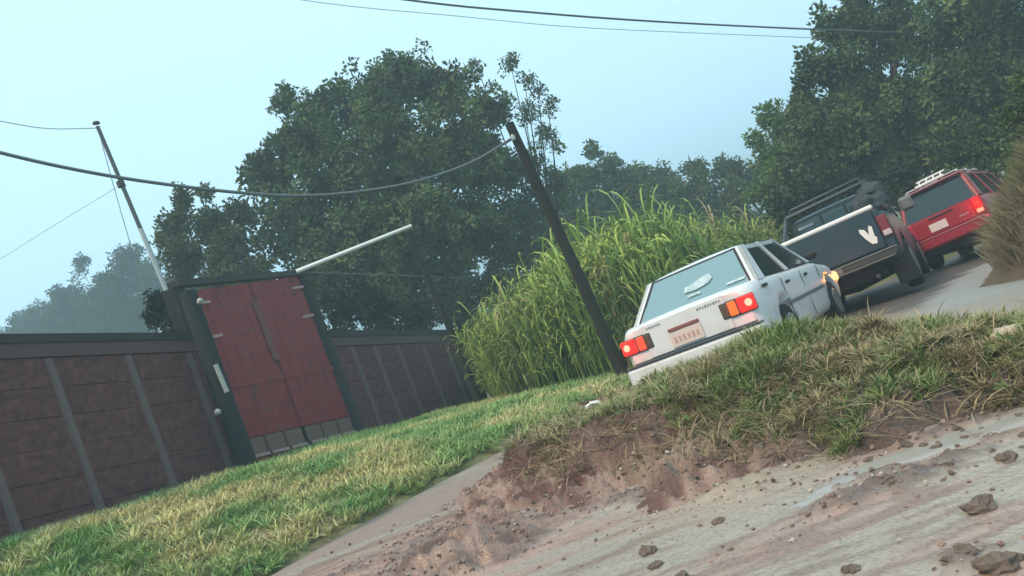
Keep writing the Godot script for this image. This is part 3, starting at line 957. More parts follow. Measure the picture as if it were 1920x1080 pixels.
func land() -> void:
	# one sheet of ground to the horizon, dense where it is near
	var xs := []
	var ds := []
	for i in range(-110, 111):
		xs.append(sinh(i / 110.0 * 5.2) * 9.0)
	for j in range(-40, 150):
		ds.append(sinh(j / 150.0 * 5.4) * 9.0)
	var always := func(_x, _d): return true
	var gh := func(x: float, d: float) -> float:
		var s := sof(x, d)
		var t := tof(x, d)
		var y := ground_y(clampf(x, -60, 60), clampf(d, -20, 70))
		if t > left_edge(s) - 0.25 and t < right_edge(s) + 0.25 and s > -9.0 and s < 40.0: y -= 0.09
		return y
	var gc := func(x: float, d: float) -> Color:
		var a := noise.get_noise_2d(x * 12.0, d * 12.0)
		return mixc(mixc(Color(0.12, 0.15, 0.06), Color(0.24, 0.205, 0.11), a * 1.5 + 0.4), Color(0.13, 0.10, 0.07), smoothstep(-1.5, 0.0, tof(x, d) - right_edge(sof(x, d))))
	var g := build(grid_mesh(xs, ds, gh, gc, always), "ground", M.soil)
	tag(g, "", "", "", "structure")
	# the road: a strip along its own course
	var st := SurfaceTool.new()
	st.begin(Mesh.PRIMITIVE_TRIANGLES)
	st.set_smooth_group(1)
	var ns := 420
	var nt := 90
	for i in ns + 1:
		var s := lerpf(-9.0, 40.0, float(i) / ns)
		for k in nt + 1:
			var f := float(k) / nt
			var e := left_edge(s)
			var t := lerpf(e, right_edge(s), f)
			var x := 0.545 * s + 0.839 * t
			var d := 0.839 * s - 0.545 * t
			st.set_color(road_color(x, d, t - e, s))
			st.add_vertex(Vector3(x, road_y(s) + 0.012 * noise.get_noise_2d(x * 14.0, d * 14.0) - 0.06 * exp(-(t - e) * 9.0), -d))
	for i in ns:
		for k in nt:
			var a := i * (nt + 1) + k
			for q in [a, a + nt + 1, a + 1, a + 1, a + nt + 1, a + nt + 2]: st.add_index(q)
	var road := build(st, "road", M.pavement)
	tag(road, "", "", "", "structure")
	# the slumped earth
	xs = []
	ds = []
	for i in 240: xs.append(-1.1 + i * 0.026)
	for j in 240: ds.append(2.6 + j * 0.025)
	var bh := func(x: float, d: float) -> float:
		return road_y(sof(x, d)) + bank_y(x, d)
	var bc := func(x: float, d: float) -> Color:
		bank_y(x, d)
		var a := noise.get_noise_2d(x * 60.0 + 5.0, d * 60.0)
		var b := fine.get_noise_2d(x * 130.0, d * 60.0)
		var k := bank_k
		var c := mixc(Color(0.14, 0.075, 0.062), Color(0.39, 0.275, 0.235), 0.48 + a * 1.2 + b * 1.0)
		c = mixc(c, Color(0.36, 0.275, 0.215), blob(x, d, 0.55, 5.45, 0.35, 0.45) * 0.9)
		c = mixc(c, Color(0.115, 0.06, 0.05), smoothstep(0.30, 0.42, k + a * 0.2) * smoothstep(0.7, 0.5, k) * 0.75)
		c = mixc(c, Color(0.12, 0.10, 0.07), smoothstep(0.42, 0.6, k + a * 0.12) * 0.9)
		c = mixc(c, Color(0.13, 0.10, 0.085), smoothstep(0.75, 1.4, x) * 0.85)
		return c
	var bk := func(x: float, d: float) -> bool: return bank_y(x, d) > -0.02
	var bank := build(grid_mesh(xs, ds, bh, bc, bk), "earth_bank", M.clay)
	tag(bank, "", "", "", "structure")
	# mud left on the pavement
	xs = []
	ds = []
	for i in 250: xs.append(-3.6 + i * 0.028)
	for j in 210: ds.append(2.1 + j * 0.026)
	var mh := func(x: float, d: float) -> float: return road_y(sof(x, d)) + 0.017 + clampf(mud(x, d), -0.004 - 0.05 * smoothstep(7.0, 7.4, d), 0.22) + 0.006 * noise.get_noise_2d(x * 60.0, d * 190.0) + 0.004 * fine.get_noise_2d(x * 170.0, d * 480.0)
	var mc := func(x: float, d: float) -> Color:
		var a := noise.get_noise_2d(x * 18.0 + 55.0, d * 95.0)
		var b := fine.get_noise_2d(x * 60.0, d * 340.0)
		var r := noise.get_noise_2d(x * 9.0 + 20.0, d * 30.0)
		var film := mixc(Color(0.375, 0.335, 0.285), Color(0.41, 0.28, 0.23), smoothstep(-0.25, 0.3, a + r + 1.1 * blob(x, d, -0.9, 6.0, 1.7, 1.2) - 0.3))
		film = mixc(film, Color(0.22, 0.15, 0.12), smoothstep(0.12, 0.5, a + 0.6 * b + 0.35 * blob(x, d, -0.9, 5.6, 1.2, 0.8)) * 0.7)
		film = mixc(film, Color(0.40, 0.33, 0.25), blob(x, d, 0.8, 4.5, 0.55, 0.42))
		var c := mixc(Color(0.14, 0.092, 0.075), Color(0.32, 0.235, 0.195), 0.48 + a * 1.3 + 0.9 * b)
		c = mixc(c, Color(0.37, 0.30, 0.225), blob(x, d, 0.75, 4.55, 0.45, 0.32) * 0.9)
		c = mixc(c, mixc(Color(0.13, 0.075, 0.058), Color(0.27, 0.175, 0.14), 0.5 + a + b), blob(x, d, -0.95, 5.25, 0.7, 0.4) * 0.85)
		c = mixc(c, Color(0.15, 0.115, 0.095), blob(x, d, 1.5, 3.75, 0.7, 0.3) * 0.7)
		return mixc(film, c, smoothstep(-0.006, 0.03, mud(x, d)))
	var mk := func(x: float, d: float) -> bool: return tof(x, d) > left_edge(sof(x, d)) + 0.35 + 0.3 * noise.get_noise_2d(x * 30.0, d * 30.0) and d < 7.45
	var md := build(grid_mesh(xs, ds, mh, mc, mk), "mud", M.mud)
	tag(md, "", "", "", "structure")

func water() -> void:
	var xs := []
	var ds := []
	for i in 130: xs.append(0.2 + i * 0.025)
	for j in 60: ds.append(3.3 + j * 0.025)
	var lvl := func(x: float, d: float) -> float:
		return 0.95 * blob(x, d, 1.9, 4.0, 0.85, 0.20) + 0.2 * blob(x, d, 1.3, 4.12, 0.5, 0.14) - 0.45 + 0.5 * noise.get_noise_2d(x * 25.0, d * 60.0)
	var wh := func(x: float, d: float) -> float: return road_y(sof(x, d)) + clampf(lvl.call(x, d) * 0.05, -0.03, 0.010) + 0.012 + 0.002 * fine.get_noise_2d(x * 220.0, d * 600.0)
	var wc := func(_x: float, _d: float) -> Color: return Color(1, 1, 1)
	var wk := func(x: float, d: float) -> bool: return lvl.call(x, d) > -0.1
	tag(build(grid_mesh(xs, ds, wh, wc, wk), "shallow_water", M.water), "", "", "", "structure")

func road_color(x: float, d: float, in_from_edge: float, s: float) -> Color:
	var a := noise.get_noise_2d(x * 16.0, d * 30.0)
	var b := noise.get_noise_2d(x * 5.0 + 90.0, d * 9.0)
	var c := mixc(Color(0.31, 0.27, 0.235), Color(0.37, 0.335, 0.295), 0.5 + a)
	c = mixc(c, Color(0.31, 0.225, 0.19), smoothstep(-0.1, 0.35, b + 0.9 * blob(x, d, -0.9, 6.2, 1.6, 1.3)) * 0.8)
	c = mixc(c, Color(0.37, 0.315, 0.245), blob(x, d, 0.8, 4.4, 0.9, 0.55))
	c = mixc(c, Color(0.10, 0.105, 0.11), smoothstep(0.42, 0.05, in_from_edge + 0.3 * a))
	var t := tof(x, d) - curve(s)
	c = mixc(c, Color(0.085, 0.08, 0.075), smoothstep(9.6, 10.8, s + a) * smoothstep(-1.05, -1.5, t + 0.4 * a) * 0.9)  # shade under and around the vehicles, painted into the road colour
	c = mixc(c, Color(0.34, 0.36, 0.35), smoothstep(8.0, 9.5, s) * smoothstep(-1.5, -1.1, t + 0.3 * a))
	return c

# thickness of the mud, drawn out along the way the water ran
func mud(x: float, d: float) -> float:
	var m := -0.035
	m += 0.20 * blob(x, d, -0.95, 5.2, 0.55, 0.34)
	m += 0.05 * blob(x, d, -1.3, 5.9, 0.9, 0.4)
	m += 0.035 * blob(x, d, -0.1, 6.1, 0.6, 0.5)
	m += 0.065 * blob(x, d, 0.35, 5.2, 0.45, 0.4)
	m += 0.045 * blob(x, d, 0.85, 4.5, 0.45, 0.32)
	m += 0.07 * blob(x, d, 1.35, 3.72, 0.75, 0.22)
	m += 0.05 * blob(x, d, 1.7, 4.15, 0.8, 0.16)
	m += 0.07 * blob(x, d, 1.22, 2.78, 0.22, 0.16)
	m += 0.02 * blob(x, d, -2.2, 6.3, 1.4, 0.7)
	var env := clampf((m + 0.04) * 14.0, 0.0, 1.0)
	m += env * (1.0 + 0.7 * blob(x, d, -0.95, 5.25, 0.7, 0.5)) * (0.06 * noise.get_noise_2d(x * 32.0, d * 85.0) + 0.045 * fine.get_noise_2d(x * 110.0, d * 190.0) + 0.02 * fine.get_noise_2d(x * 300.0, d * 420.0))
	return m

func wp(d: float, y: float, off := 0.0) -> Vector3:   # a point on the line of the wall, «off» metres to the road side
	return Vector3(wall_x(d) + off * 0.927, y, -(d + off * 0.3745))

func wall_top(d: float) -> float:
	return 3.64 - 0.1655 * (d - 10.6)

func wall_run(label: String, d0: float, d1: float, posts: Array) -> void:
	var t := thing("wall", label, "wall", wp(d0, 0))
	var o := -t.position
	var cuts := [d0] + posts + [d1]
	for i in cuts.size() - 1:
		var st := mb()
		var a: float = cuts[i]
		var b: float = cuts[i + 1]
		var rows := 6
		for r in rows:   # courses of panels, each set a little proud or back
			var f0 := float(r) / rows
			var f1 := float(r + 1) / rows
			var ya0 := lerpf(wall_foot(a) - 0.3, wall_top(a) - 0.34, f0)
			var ya1 := lerpf(wall_foot(a) - 0.3, wall_top(a) - 0.34, f1) - 0.008
			var yb0 := lerpf(wall_foot(b) - 0.3, wall_top(b) - 0.34, f0)
			var yb1 := lerpf(wall_foot(b) - 0.3, wall_top(b) - 0.34, f1) - 0.008
			var k := 0.007 * ((r * 7 + i * 3) % 3)
			slab(st, [wp(a, ya0, k) + o, wp(b, yb0, k) + o, wp(b, yb1, k) + o, wp(a, ya1, k) + o], Vector3(-0.927, 0, 0.375) * 0.14)
		build(st, "wall_panel", M.wall, t)
	for p in posts:
		var st := mb()
		slab(st, [wp(p - 0.035, wall_foot(p) - 0.3, 0.055) + o, wp(p + 0.035, wall_foot(p) - 0.3, 0.055) + o, wp(p + 0.035, wall_top(p) - 0.36, 0.055) + o, wp(p - 0.035, wall_top(p) - 0.36, 0.055) + o], Vector3(-0.927, 0, 0.375) * 0.16)
		build(st, "wall_post", M.wall_post, t)
	var c := mb()
	slab(c, [wp(d0, wall_top(d0) - 0.13, 0.08) + o, wp(d1, wall_top(d1) - 0.13, 0.08) + o, wp(d1, wall_top(d1), 0.08) + o, wp(d0, wall_top(d0), 0.08) + o], Vector3(-0.927, 0, 0.375) * 0.28)
	build(c, "coping", M.coping, t)
	c = mb()
	slab(c, [wp(d0, wall_top(d0) - 0.335, 0.05) + o, wp(d1, wall_top(d1) - 0.335, 0.05) + o, wp(d1, wall_top(d1) - 0.133, 0.05) + o, wp(d0, wall_top(d0) - 0.133, 0.05) + o], Vector3(-0.927, 0, 0.375) * 0.2)
	build(c, "ledge", M.ledge, t)

func wall_and_gate() -> void:
	wall_run("long dark wall with pale upright posts left of the red gate", 6.0, 13.55, [8.1, 9.95, 11.05, 12.25, 13.35])
	wall_run("dark wall with pale upright posts between the red gate and the tall grass", 16.95, 22.7, [17.6, 18.4, 19.3, 20.4, 21.5])
	# gate: two sheet leaves in a frame
	var t := thing("gate", "tall red sheet-metal double gate in the dark wall", "gate", wp(13.75, 0.6))
	var o := -t.position
	var gates := [[13.85, 15.3], [15.36, 16.75]]
	for g in gates:
		var a: float = g[0]
		var b: float = g[1]
		var leaf := mb()
		var n := 10
		for i in n:   # ribbed sheet
			var p := lerpf(a, b, float(i) / n)
			var q := lerpf(a, b, float(i + 1) / n)
			var k := 0.02 if i % 2 == 0 else 0.0
			slab(leaf, [wp(p, low_y(p) + 0.62, k) + o, wp(q, low_y(q) + 0.62, k) + o, wp(q, 3.86, k) + o, wp(p, 3.9, k) + o], Vector3(-0.927, 0, 0.375) * 0.05)
		var lf := build(leaf, "gate_leaf", M.gate_red, t)
		for y in [3.62, 2.98]:
			for q in [lerpf(a, b, 0.12), lerpf(a, b, 0.88)]:
				var st := mb()
				slab(st, [wp(q - 0.17, y, 0.045) + o, wp(q + 0.17, y, 0.045) + o, wp(q + 0.17, y + 0.05, 0.045) + o, wp(q - 0.17, y + 0.05, 0.045) + o], Vector3(-0.927, 0, 0.375) * 0.02)
				if (q < 14.3 or q > 16.4): build(st, "pale_strip", M.gate_strip, lf)
		for i in 3:   # lower panels with uprights between
			var p := lerpf(a, b, i / 3.0) + 0.02
			var q := lerpf(a, b, (i + 1) / 3.0) - 0.06
			var st := mb()
			slab(st, [wp(p, low_y(p) + 0.30, 0.03) + o, wp(q, low_y(q) + 0.30, 0.03) + o, wp(q, low_y(q) + 0.6, 0.03) + o, wp(p, low_y(p) + 0.6, 0.03) + o], Vector3(-0.927, 0, 0.375) * 0.04)
			build(st, "lower_panel", M.gate_low, lf)
			st = mb()
			slab(st, [wp(p, low_y(p) + 0.24, 0.06) + o, wp(q, low_y(q) + 0.24, 0.06) + o, wp(q, low_y(q) + 0.295, 0.06) + o, wp(p, low_y(p) + 0.295, 0.06) + o], Vector3(-0.927, 0, 0.375) * 0.02)
			build(st, "pale_strip", M.gate_strip, lf)
			st = mb()
			slab(st, [wp(p, low_y(p) - 0.1, 0.03) + o, wp(q, low_y(q) - 0.1, 0.03) + o, wp(q, low_y(q) + 0.235, 0.03) + o, wp(p, low_y(p) + 0.235, 0.03) + o], Vector3(-0.927, 0, 0.375) * 0.04)
			build(st, "kick_panel", M.gate_red, lf)
	var br := mb()
	slab(br, [wp(13.7, low_y(13.8) - 0.1, -0.08) + o, wp(16.85, low_y(16.8) - 0.1, -0.08) + o, wp(16.85, 3.86, -0.08) + o, wp(13.7, 3.9, -0.08) + o], Vector3(-0.927, 0, 0.375) * 0.02)
	build(br, "gate_backing", M.black, t)  # black sheet added behind the leaves to keep their gaps dark
	br = mb()
	slab(br, [wp(15.2, 2.3, 0.05) + o, wp(15.33, 2.3, 0.05) + o, wp(15.33, 3.5, 0.05) + o, wp(15.2, 3.5, 0.05) + o], Vector3(-0.927, 0, 0.375) * 0.03)
	build(br, "lock_bar", M.gate_bar, t)
	br = mb()
	slab(br, [wp(13.6, 2.06, 0.035) + o, wp(16.85, 1.75, 0.035) + o, wp(16.85, 1.83, 0.035) + o, wp(13.6, 2.14, 0.035) + o], Vector3(-0.927, 0, 0.375) * 0.02)
	build(br, "cross_rail", M.gate_red, t)
	br = mb()
	slab(br, [wp(13.62, 4.0, 0.08) + o, wp(17.1, 3.89, 0.08) + o, wp(17.1, 4.0, 0.08) + o, wp(13.62, 4.11, 0.08) + o], Vector3(-0.927, 0, 0.375) * 0.2)
	build(br, "lintel", M.beam, t)
	br = mb()
	slab(br, [wp(16.78, low_y(16.8) - 0.3, 0.08) + o, wp(16.95, low_y(16.8) - 0.3, 0.08) + o, wp(16.95, 3.87, 0.08) + o, wp(16.78, 3.88, 0.08) + o], Vector3(-0.927, 0, 0.375) * 0.25)
	build(br, "gate_post", M.coping, t)
	br = mb()
	slab(br, [wp(13.58, 0.4, -0.02) + o, wp(13.8, 0.4, -0.02) + o, wp(13.8, 3.99, -0.02) + o, wp(13.58, 3.99, -0.02) + o], Vector3(-0.927, 0, 0.375) * 0.2)
	build(br, "gate_post", M.coping, t)
	# the dark post in front of the gate's left side, with pale fittings
	var foot := Vector3(-5.170, 0.519, -13.179)
	var head := Vector3(-5.135, 3.782, -13.266)
	var pt := thing("gate_pillar", "dark leaning post with white fittings before the left side of the red gate", "post", foot)
	var st := mb()
	var hd := head - foot
	tube(st, [Vector3(0, -0.4, 0), hd * 0.3, hd * 0.65, hd], [0.185, 0.165, 0.155, 0.14], 12)
	build(st, "post", M.pillar, pt)
	var fit := [Vector3(-4.953, 3.527, -13.145) - foot, Vector3(-5.133, 1.679, -12.700) - foot]
	for q in fit:
		st = mb()
		tube(st, [q + Vector3(-0.05, 0, -0.06), q + Vector3(0.02, 0.01, 0.02), q + Vector3(0.05, 0.02, 0.06)], [0.03, 0.055, 0.02], 12)
		build(st, "white_knob", M.pale_worn, pt)
	st = mb()
	var b0 := Vector3(-5.022, 2.448, -13.024) - foot
	var b1 := Vector3(-5.010, 1.952, -13.055) - foot
	tube(st, [b0, b1], [0.04], 10)
	build(st, "white_sleeve", M.pale_worn, pt)
	# white rail running right from the lintel to a dark stake
	var w0 := Vector3(-4.122, 3.967, -16.600)
	var w1 := Vector3(-1.562, 4.095, -17.200)
	var wt := thing("white_rail", "white pipe sticking out to the right from the top of the red gate", "pipe", w0)
	st = mb()
	tube(st, [Vector3.ZERO, w1 - w0], [0.048, 0.042], 10)
	build(st, "pipe", M.white_pipe, wt)
	var sf := Vector3(-1.589, 1.909, -17.400)
	sf.y = ground_y(sf.x, 17.4)
	var sh := Vector3(-1.698, 3.998, -17.200)
	var sk := thing("stake", "thin dark leaning stake under the end of the white pipe", "stake", sf)
	st = mb()
	tube(st, [Vector3(0, -0.2, 0), (sh - sf) * 0.5 + Vector3(0.05, 0, 0), sh - sf], [0.09, 0.075, 0.06], 8)
	build(st, "stem", M.creosote, sk)

func low_y(d: float) -> float:
	return wall_foot(d) - 0.06

func strand(called: String, label: String, pts: Array, r: float, m: Material) -> void:
	# a smooth cable through the points
	var cv := Curve3D.new()
	for i in pts.size():
		var tg: Vector3 = (pts[mini(i + 1, pts.size() - 1)] - pts[maxi(i - 1, 0)]) / 6.0
		cv.add_point(pts[i] - pts[0], -tg, tg)
	var line := []
	var l := cv.get_baked_length()
	var n := 48
	for i in n + 1: line.append(cv.sample_baked(l * i / n))
	var t := thing(called, label, "cable", pts[0])
	var st := mb()
	tube(st, line, [r], 6)
	build(st, "strand", m, t)

func poles() -> void:
	# the dark wooden pole by the cane
	var head := Vector3(0.970, 4.554, -13.500)
	var foot := Vector3(1.253, -0.196, -13.500)
	foot.y = ground_y(foot.x, 13.5)
	var t := thing("utility_pole", "dark wooden pole leaning by the tall grass left of the white sedan", "utility pole", foot)
	var st := mb()
	var h := head - foot
	tube(st, [Vector3(0, -0.4, 0), h * 0.35, h * 0.7, h], [0.11, 0.10, 0.09, 0.08], 12)
	build(st, "shaft", M.creosote, t)
	st = mb()
	var ins := Vector3(0.937, 4.284, -13.400) - foot
	tube(st, [ins - Vector3(0.0, 0.05, 0), ins, ins + Vector3(0, 0.05, 0)], [0.03, 0.045, 0.02], 10)
	build(st, "insulator", M.mast, t)
	# the pale mast behind the wall
	head = Vector3(-6.595, 7.974, -15.600)
	foot = Vector3(-6.384, 3.573, -15.600)
	var h2 := (foot - head).normalized()
	foot += h2 * 2.2
	t = thing("mast", "thin pale steel mast rising behind the dark wall", "mast", foot)
	h = head - foot
	st = mb()
	tube(st, [Vector3.ZERO, h * 0.33, h * 0.66], [0.052, 0.049, 0.046], 10)
	build(st, "lower_tube", M.mast, t)
	st = mb()
	tube(st, [h * 0.66, h * 0.8, h], [0.042, 0.041, 0.038], 10)
	build(st, "upper_tube", M.mast_backlit, t)  # same pale steel, darkened as if seen against the light
	st = mb()
	tube(st, [h - h2 * 0.06, h + Vector3(0, 0.1, 0)], [0.075, 0.06], 10)
	build(st, "cap", M.dark_grey, t)
	st = mb()
	var cl := Vector3(-6.549, 6.712, -15.600) - foot
	tube(st, [cl + h2 * 0.06, cl - h2 * 0.06], [0.075], 10)
	build(st, "clamp", M.dark_grey, t)
	strand("guy_wire", "thin stay wire beside the pale steel mast", [Vector3(-6.609, 7.841, -15.600), Vector3(-6.824, 6.885, -15.900), Vector3(-7.082, 5.801, -16.300), Vector3(-7.511, 4.182, -17.000)], 0.008, M.cable_pale)
	strand("cable", "thick sagging cable from the left to the top of the dark wooden pole", [Vector3(-7.028, 6.890, -10.000), Vector3(-5.963, 6.085, -10.800), Vector3(-4.844, 5.419, -11.500), Vector3(-3.426, 4.745, -12.200), Vector3(-2.348, 4.351, -12.600), Vector3(-1.035, 4.110, -13.000), Vector3(0.080, 4.113, -13.300), Vector3(0.935, 4.280, -13.420)], 0.026, M.cable)
	strand("thin_wire", "thin wire running left from the head of the pale steel mast", [Vector3(-9.230, 9.079, -14.000), Vector3(-7.969, 8.408, -14.800), Vector3(-7.351, 8.118, -15.200), Vector3(-6.616, 7.948, -15.600)], 0.009, M.cable_pale)
	strand("thin_wire", "very thin faint wire rising behind the mast in the left sky", [Vector3(-17.359, 8.201, -24.000), Vector3(-12.263, 7.684, -20.500), Vector3(-9.220, 7.346, -18.300), Vector3(-7.503, 7.110, -17.000), Vector3(-6.549, 6.712, -15.600)], 0.006, M.cable_pale)
	strand("overhead_cable", "dark cable crossing the top of the sky into the right-hand trees", [Vector3(-3.839, 9.705, -14.000), Vector3(0.075, 8.316, -16.000), Vector3(2.582, 7.471, -17.000), Vector3(5.662, 6.652, -18.500), Vector3(9.953, 5.579, -20.500), Vector3(12.858, 4.942, -22.000)], 0.022, M.cable)
	strand("overhead_wire", "faint thin wire just below the dark overhead cable", [Vector3(-4.502, 10.583, -16.000), Vector3(-1.479, 9.258, -17.000), Vector3(0.986, 8.432, -18.000), Vector3(3.487, 7.589, -19.000), Vector3(6.652, 6.578, -20.000), Vector3(10.418, 5.539, -21.500)], 0.008, M.cable_pale)
	strand("thin_wire", "thin wire along the wall top right of the gate's lintel", [Vector3(-3.975, 3.925, -17.251), Vector3(-3.253, 3.715, -19.037), Vector3(-2.470, 3.482, -20.975), Vector3(-0.848, 2.976, -24.989)], 0.016, M.cable)

func forest() -> void:
	var dark := Color(0.082, 0.125, 0.045)
	var g1 := "trees beyond the wall"
	tree("broadleaf_tree", "largest dark broad-crowned tree standing behind the red gate", "tree", g1, foot_at(-3.9, 27.5), [
		[Vector3(-0.898, 10.394, -27.000), 1.365], [Vector3(-2.439, 9.949, -26.500), 1.456], [Vector3(0.346, 9.511, -27.000), 1.274], [Vector3(-4.121, 10.112, -26.500), 1.183], [Vector3(-4.907, 11.051, -26.000), 0.473], [Vector3(-5.071, 9.482, -26.000), 1.056], [Vector3(-6.222, 8.684, -26.000), 1.001],
		[Vector3(-6.192, 9.533, -26.000), 0.364, 0.6], [Vector3(-4.141, 8.065, -25.500), 1.729], [Vector3(-2.009, 7.803, -25.500), 2.002], [Vector3(-0.003, 7.329, -26.000), 1.729], [Vector3(1.573, 8.338, -27.000), 0.910], [Vector3(0.979, 6.481, -26.500), 1.365], [Vector3(-5.724, 6.809, -25.500), 1.547], [Vector3(-3.764, 5.807, -25.000), 1.820], [Vector3(-1.772, 5.312, -25.000), 1.820],
		[Vector3(-0.229, 4.754, -26.000), 1.547], [Vector3(-5.569, 4.864, -25.000), 1.365], [Vector3(-3.787, 3.816, -25.000), 1.638], [Vector3(-1.807, 3.445, -25.500), 1.456]], "broad", 0.34, 1.0, dark, 0.75, 0.3)
	tree("slender_tree", "slender tree with see-through leafy sprigs at the right of the largest crown", "tree", g1, foot_at(1.6, 28.5), [
		[Vector3(2.852, 10.024, -28.000), 0.415, 0.7], [Vector3(3.111, 9.261, -28.000), 0.491, 0.5], [Vector3(3.451, 8.819, -28.000), 0.377, 0.5], [Vector3(3.530, 7.963, -28.000), 0.415, 0.55], [Vector3(2.953, 7.260, -28.000), 0.566, 0.6], [Vector3(2.697, 8.183, -28.000), 0.604, 0.5], [Vector3(1.662, 10.550, -28.000), 0.415, 0.7], [Vector3(3.224, 6.642, -28.000), 0.377, 0.5],
		[Vector3(2.206, 6.113, -28.000), 0.849, 0.9], [Vector3(2.394, 5.018, -28.000), 0.849, 0.9], [Vector3(1.305, 4.825, -28.000), 1.132], [Vector3(1.374, 3.478, -27.000), 1.132], [Vector3(0.222, 3.530, -27.000), 1.132], [Vector3(2.239, 3.041, -28.000), 1.132], [Vector3(0.614, 2.011, -27.000), 1.321], [Vector3(2.877, 1.837, -29.000), 1.132]], "small", 0.26, 0.8, dark, 0.4, 0.14)
	tree("broadleaf_tree", "smaller ragged tree standing behind the wall just left of the largest crown", "tree", g1, foot_at(-10.2, 25.5), [
		[Vector3(-8.793, 8.698, -25.000), 0.472], [Vector3(-8.043, 8.702, -25.000), 0.253, 0.7], [Vector3(-9.291, 8.083, -25.000), 0.607], [Vector3(-8.241, 7.715, -25.000), 0.708], [Vector3(-9.835, 7.689, -25.000), 0.404], [Vector3(-9.340, 6.951, -25.000), 0.927], [Vector3(-7.947, 6.780, -25.000), 0.977], [Vector3(-7.539, 5.415, -24.500), 1.011], [Vector3(-8.745, 5.522, -24.500), 1.011], [Vector3(-7.420, 7.743, -25.500), 0.674]], "broad", 0.30, 1.0, Color(0.085, 0.115, 0.045), 0.6, 0.2)
	tree("broadleaf_tree", "distant tree with loose top sprigs behind the dark wooden pole", "tree", g1, foot_at(6.5, 39), [
		[Vector3(5.962, 7.639, -38.000), 0.512, 0.6], [Vector3(6.733, 6.784, -38.000), 0.512, 0.6], [Vector3(5.014, 6.616, -38.000), 1.076], [Vector3(6.837, 5.634, -38.000), 1.076], [Vector3(4.886, 4.865, -38.000), 1.665], [Vector3(3.596, 5.086, -38.000), 1.409], [Vector3(6.467, 3.979, -38.000), 1.537], [Vector3(4.473, 3.092, -38.000), 1.793], [Vector3(4.201, 6.653, -38.000), 0.922], [Vector3(6.020, 6.366, -38.000), 0.922], [Vector3(7.898, 5.833, -39.000), 0.768]], "broad", 0.36, 0.9, dark, 0.4)
	tree("broadleaf_tree", "distant rounded tree above the middle of the tall grass", "tree", g1, foot_at(11.5, 42), [
		[Vector3(8.925, 5.374, -41.000), 1.105], [Vector3(9.624, 4.507, -41.000), 1.244], [Vector3(7.980, 4.098, -41.000), 1.658], [Vector3(9.451, 2.935, -41.000), 1.658], [Vector3(7.916, 2.040, -41.000), 1.658]], "broad", 0.36, 0.9, dark, 0.4)
	tree("broadleaf_tree", "flat-topped distant tree between the tall grass and the right-hand woods", "tree", g1, foot_at(13.5, 37), [
		[Vector3(9.826, 4.640, -36.000), 0.825], [Vector3(11.183, 4.115, -36.000), 0.922], [Vector3(12.222, 3.451, -36.000), 0.971], [Vector3(9.152, 3.589, -36.000), 1.019], [Vector3(10.599, 2.638, -36.000), 1.407], [Vector3(9.338, 2.080, -36.000), 1.335], [Vector3(11.052, 1.158, -36.000), 1.335]], "broad", 0.34, 0.9, Color(0.075, 0.12, 0.045), 0.6)
	var g2 := "trees on the right-hand slope"
	tree("broadleaf_tree", "huge dark tree reaching the top of the picture above the pickup truck", "tree", g2, foot_at(11.8, 23.5), [
		[Vector3(11.577, 5.866, -23.000), 0.775], [Vector3(12.388, 5.805, -23.000), 0.930], [Vector3(10.357, 4.985, -22.500), 0.620], [Vector3(9.804, 4.621, -22.500), 0.341, 0.7], [Vector3(11.090, 4.369, -22.500), 1.240], [Vector3(13.107, 5.101, -23.000), 1.163], [Vector3(9.547, 3.978, -22.500), 0.543], [Vector3(9.650, 3.314, -22.000), 0.930], [Vector3(10.503, 2.663, -22.000), 1.318], [Vector3(8.985, 2.448, -22.000), 0.930],
		[Vector3(12.212, 3.109, -22.500), 1.395], [Vector3(9.644, 1.713, -22.000), 1.085], [Vector3(10.855, 1.565, -22.000), 1.085], [Vector3(12.177, 1.694, -22.000), 1.085], [Vector3(12.484, 6.874, -23.000), 0.775], [Vector3(13.845, 6.512, -23.000), 1.085]], "broad", 0.32, 1.0, Color(0.070, 0.110, 0.040), 0.7, 0.28)
	tree("broadleaf_tree", "dark tree filling the top right corner behind the red wagon", "tree", g2, foot_at(13.6, 20.5), [
		[Vector3(13.392, 4.529, -21.000), 1.132], [Vector3(14.389, 3.986, -21.000), 1.274], [Vector3(13.002, 2.824, -20.500), 1.274], [Vector3(13.972, 2.298, -20.500), 1.132], [Vector3(12.437, 2.894, -20.500), 0.991], [Vector3(12.866, 1.113, -20.000), 1.062], [Vector3(11.921, 1.624, -20.000), 0.920], [Vector3(15.438, 3.577, -21.000), 1.132], [Vector3(14.750, 5.239, -21.000), 1.274], [Vector3(13.788, 0.901, -20.000), 1.132], [Vector3(11.936, 0.601, -20.000), 0.778]], "broad", 0.32, 1.0, Color(0.076, 0.122, 0.044), 0.7, 0.26)
	tree("young_tree", "brighter green young tree at the left foot of the huge dark tree", "tree", g2, foot_at(10.3, 25.5), [
		[Vector3(9.568, 4.527, -25.000), 0.472], [Vector3(8.927, 3.916, -25.000), 0.303, 0.8], [Vector3(9.869, 4.008, -25.000), 0.640], [Vector3(9.177, 3.180, -25.000), 0.809], [Vector3(8.675, 2.373, -25.000), 0.809], [Vector3(8.839, 1.422, -24.500), 0.843]], "small", 0.28, 1.1, Color(0.11, 0.19, 0.055), 0.5, 0.14)
	tree("shrub", "dark shrub behind the roll bar of the pickup truck", "shrub", g2, foot_at(8.6, 20.5), [
		[Vector3(7.266, 1.534, -20.000), 0.741], [Vector3(8.366, 1.400, -20.000), 0.809], [Vector3(9.065, 0.985, -20.000), 0.809], [Vector3(7.390, 0.762, -20.000), 0.674], [Vector3(10.141, 1.150, -20.000), 0.809]], "broad", 0.28, 1.0, Color(0.032, 0.052, 0.026), 0.4, 0.08)
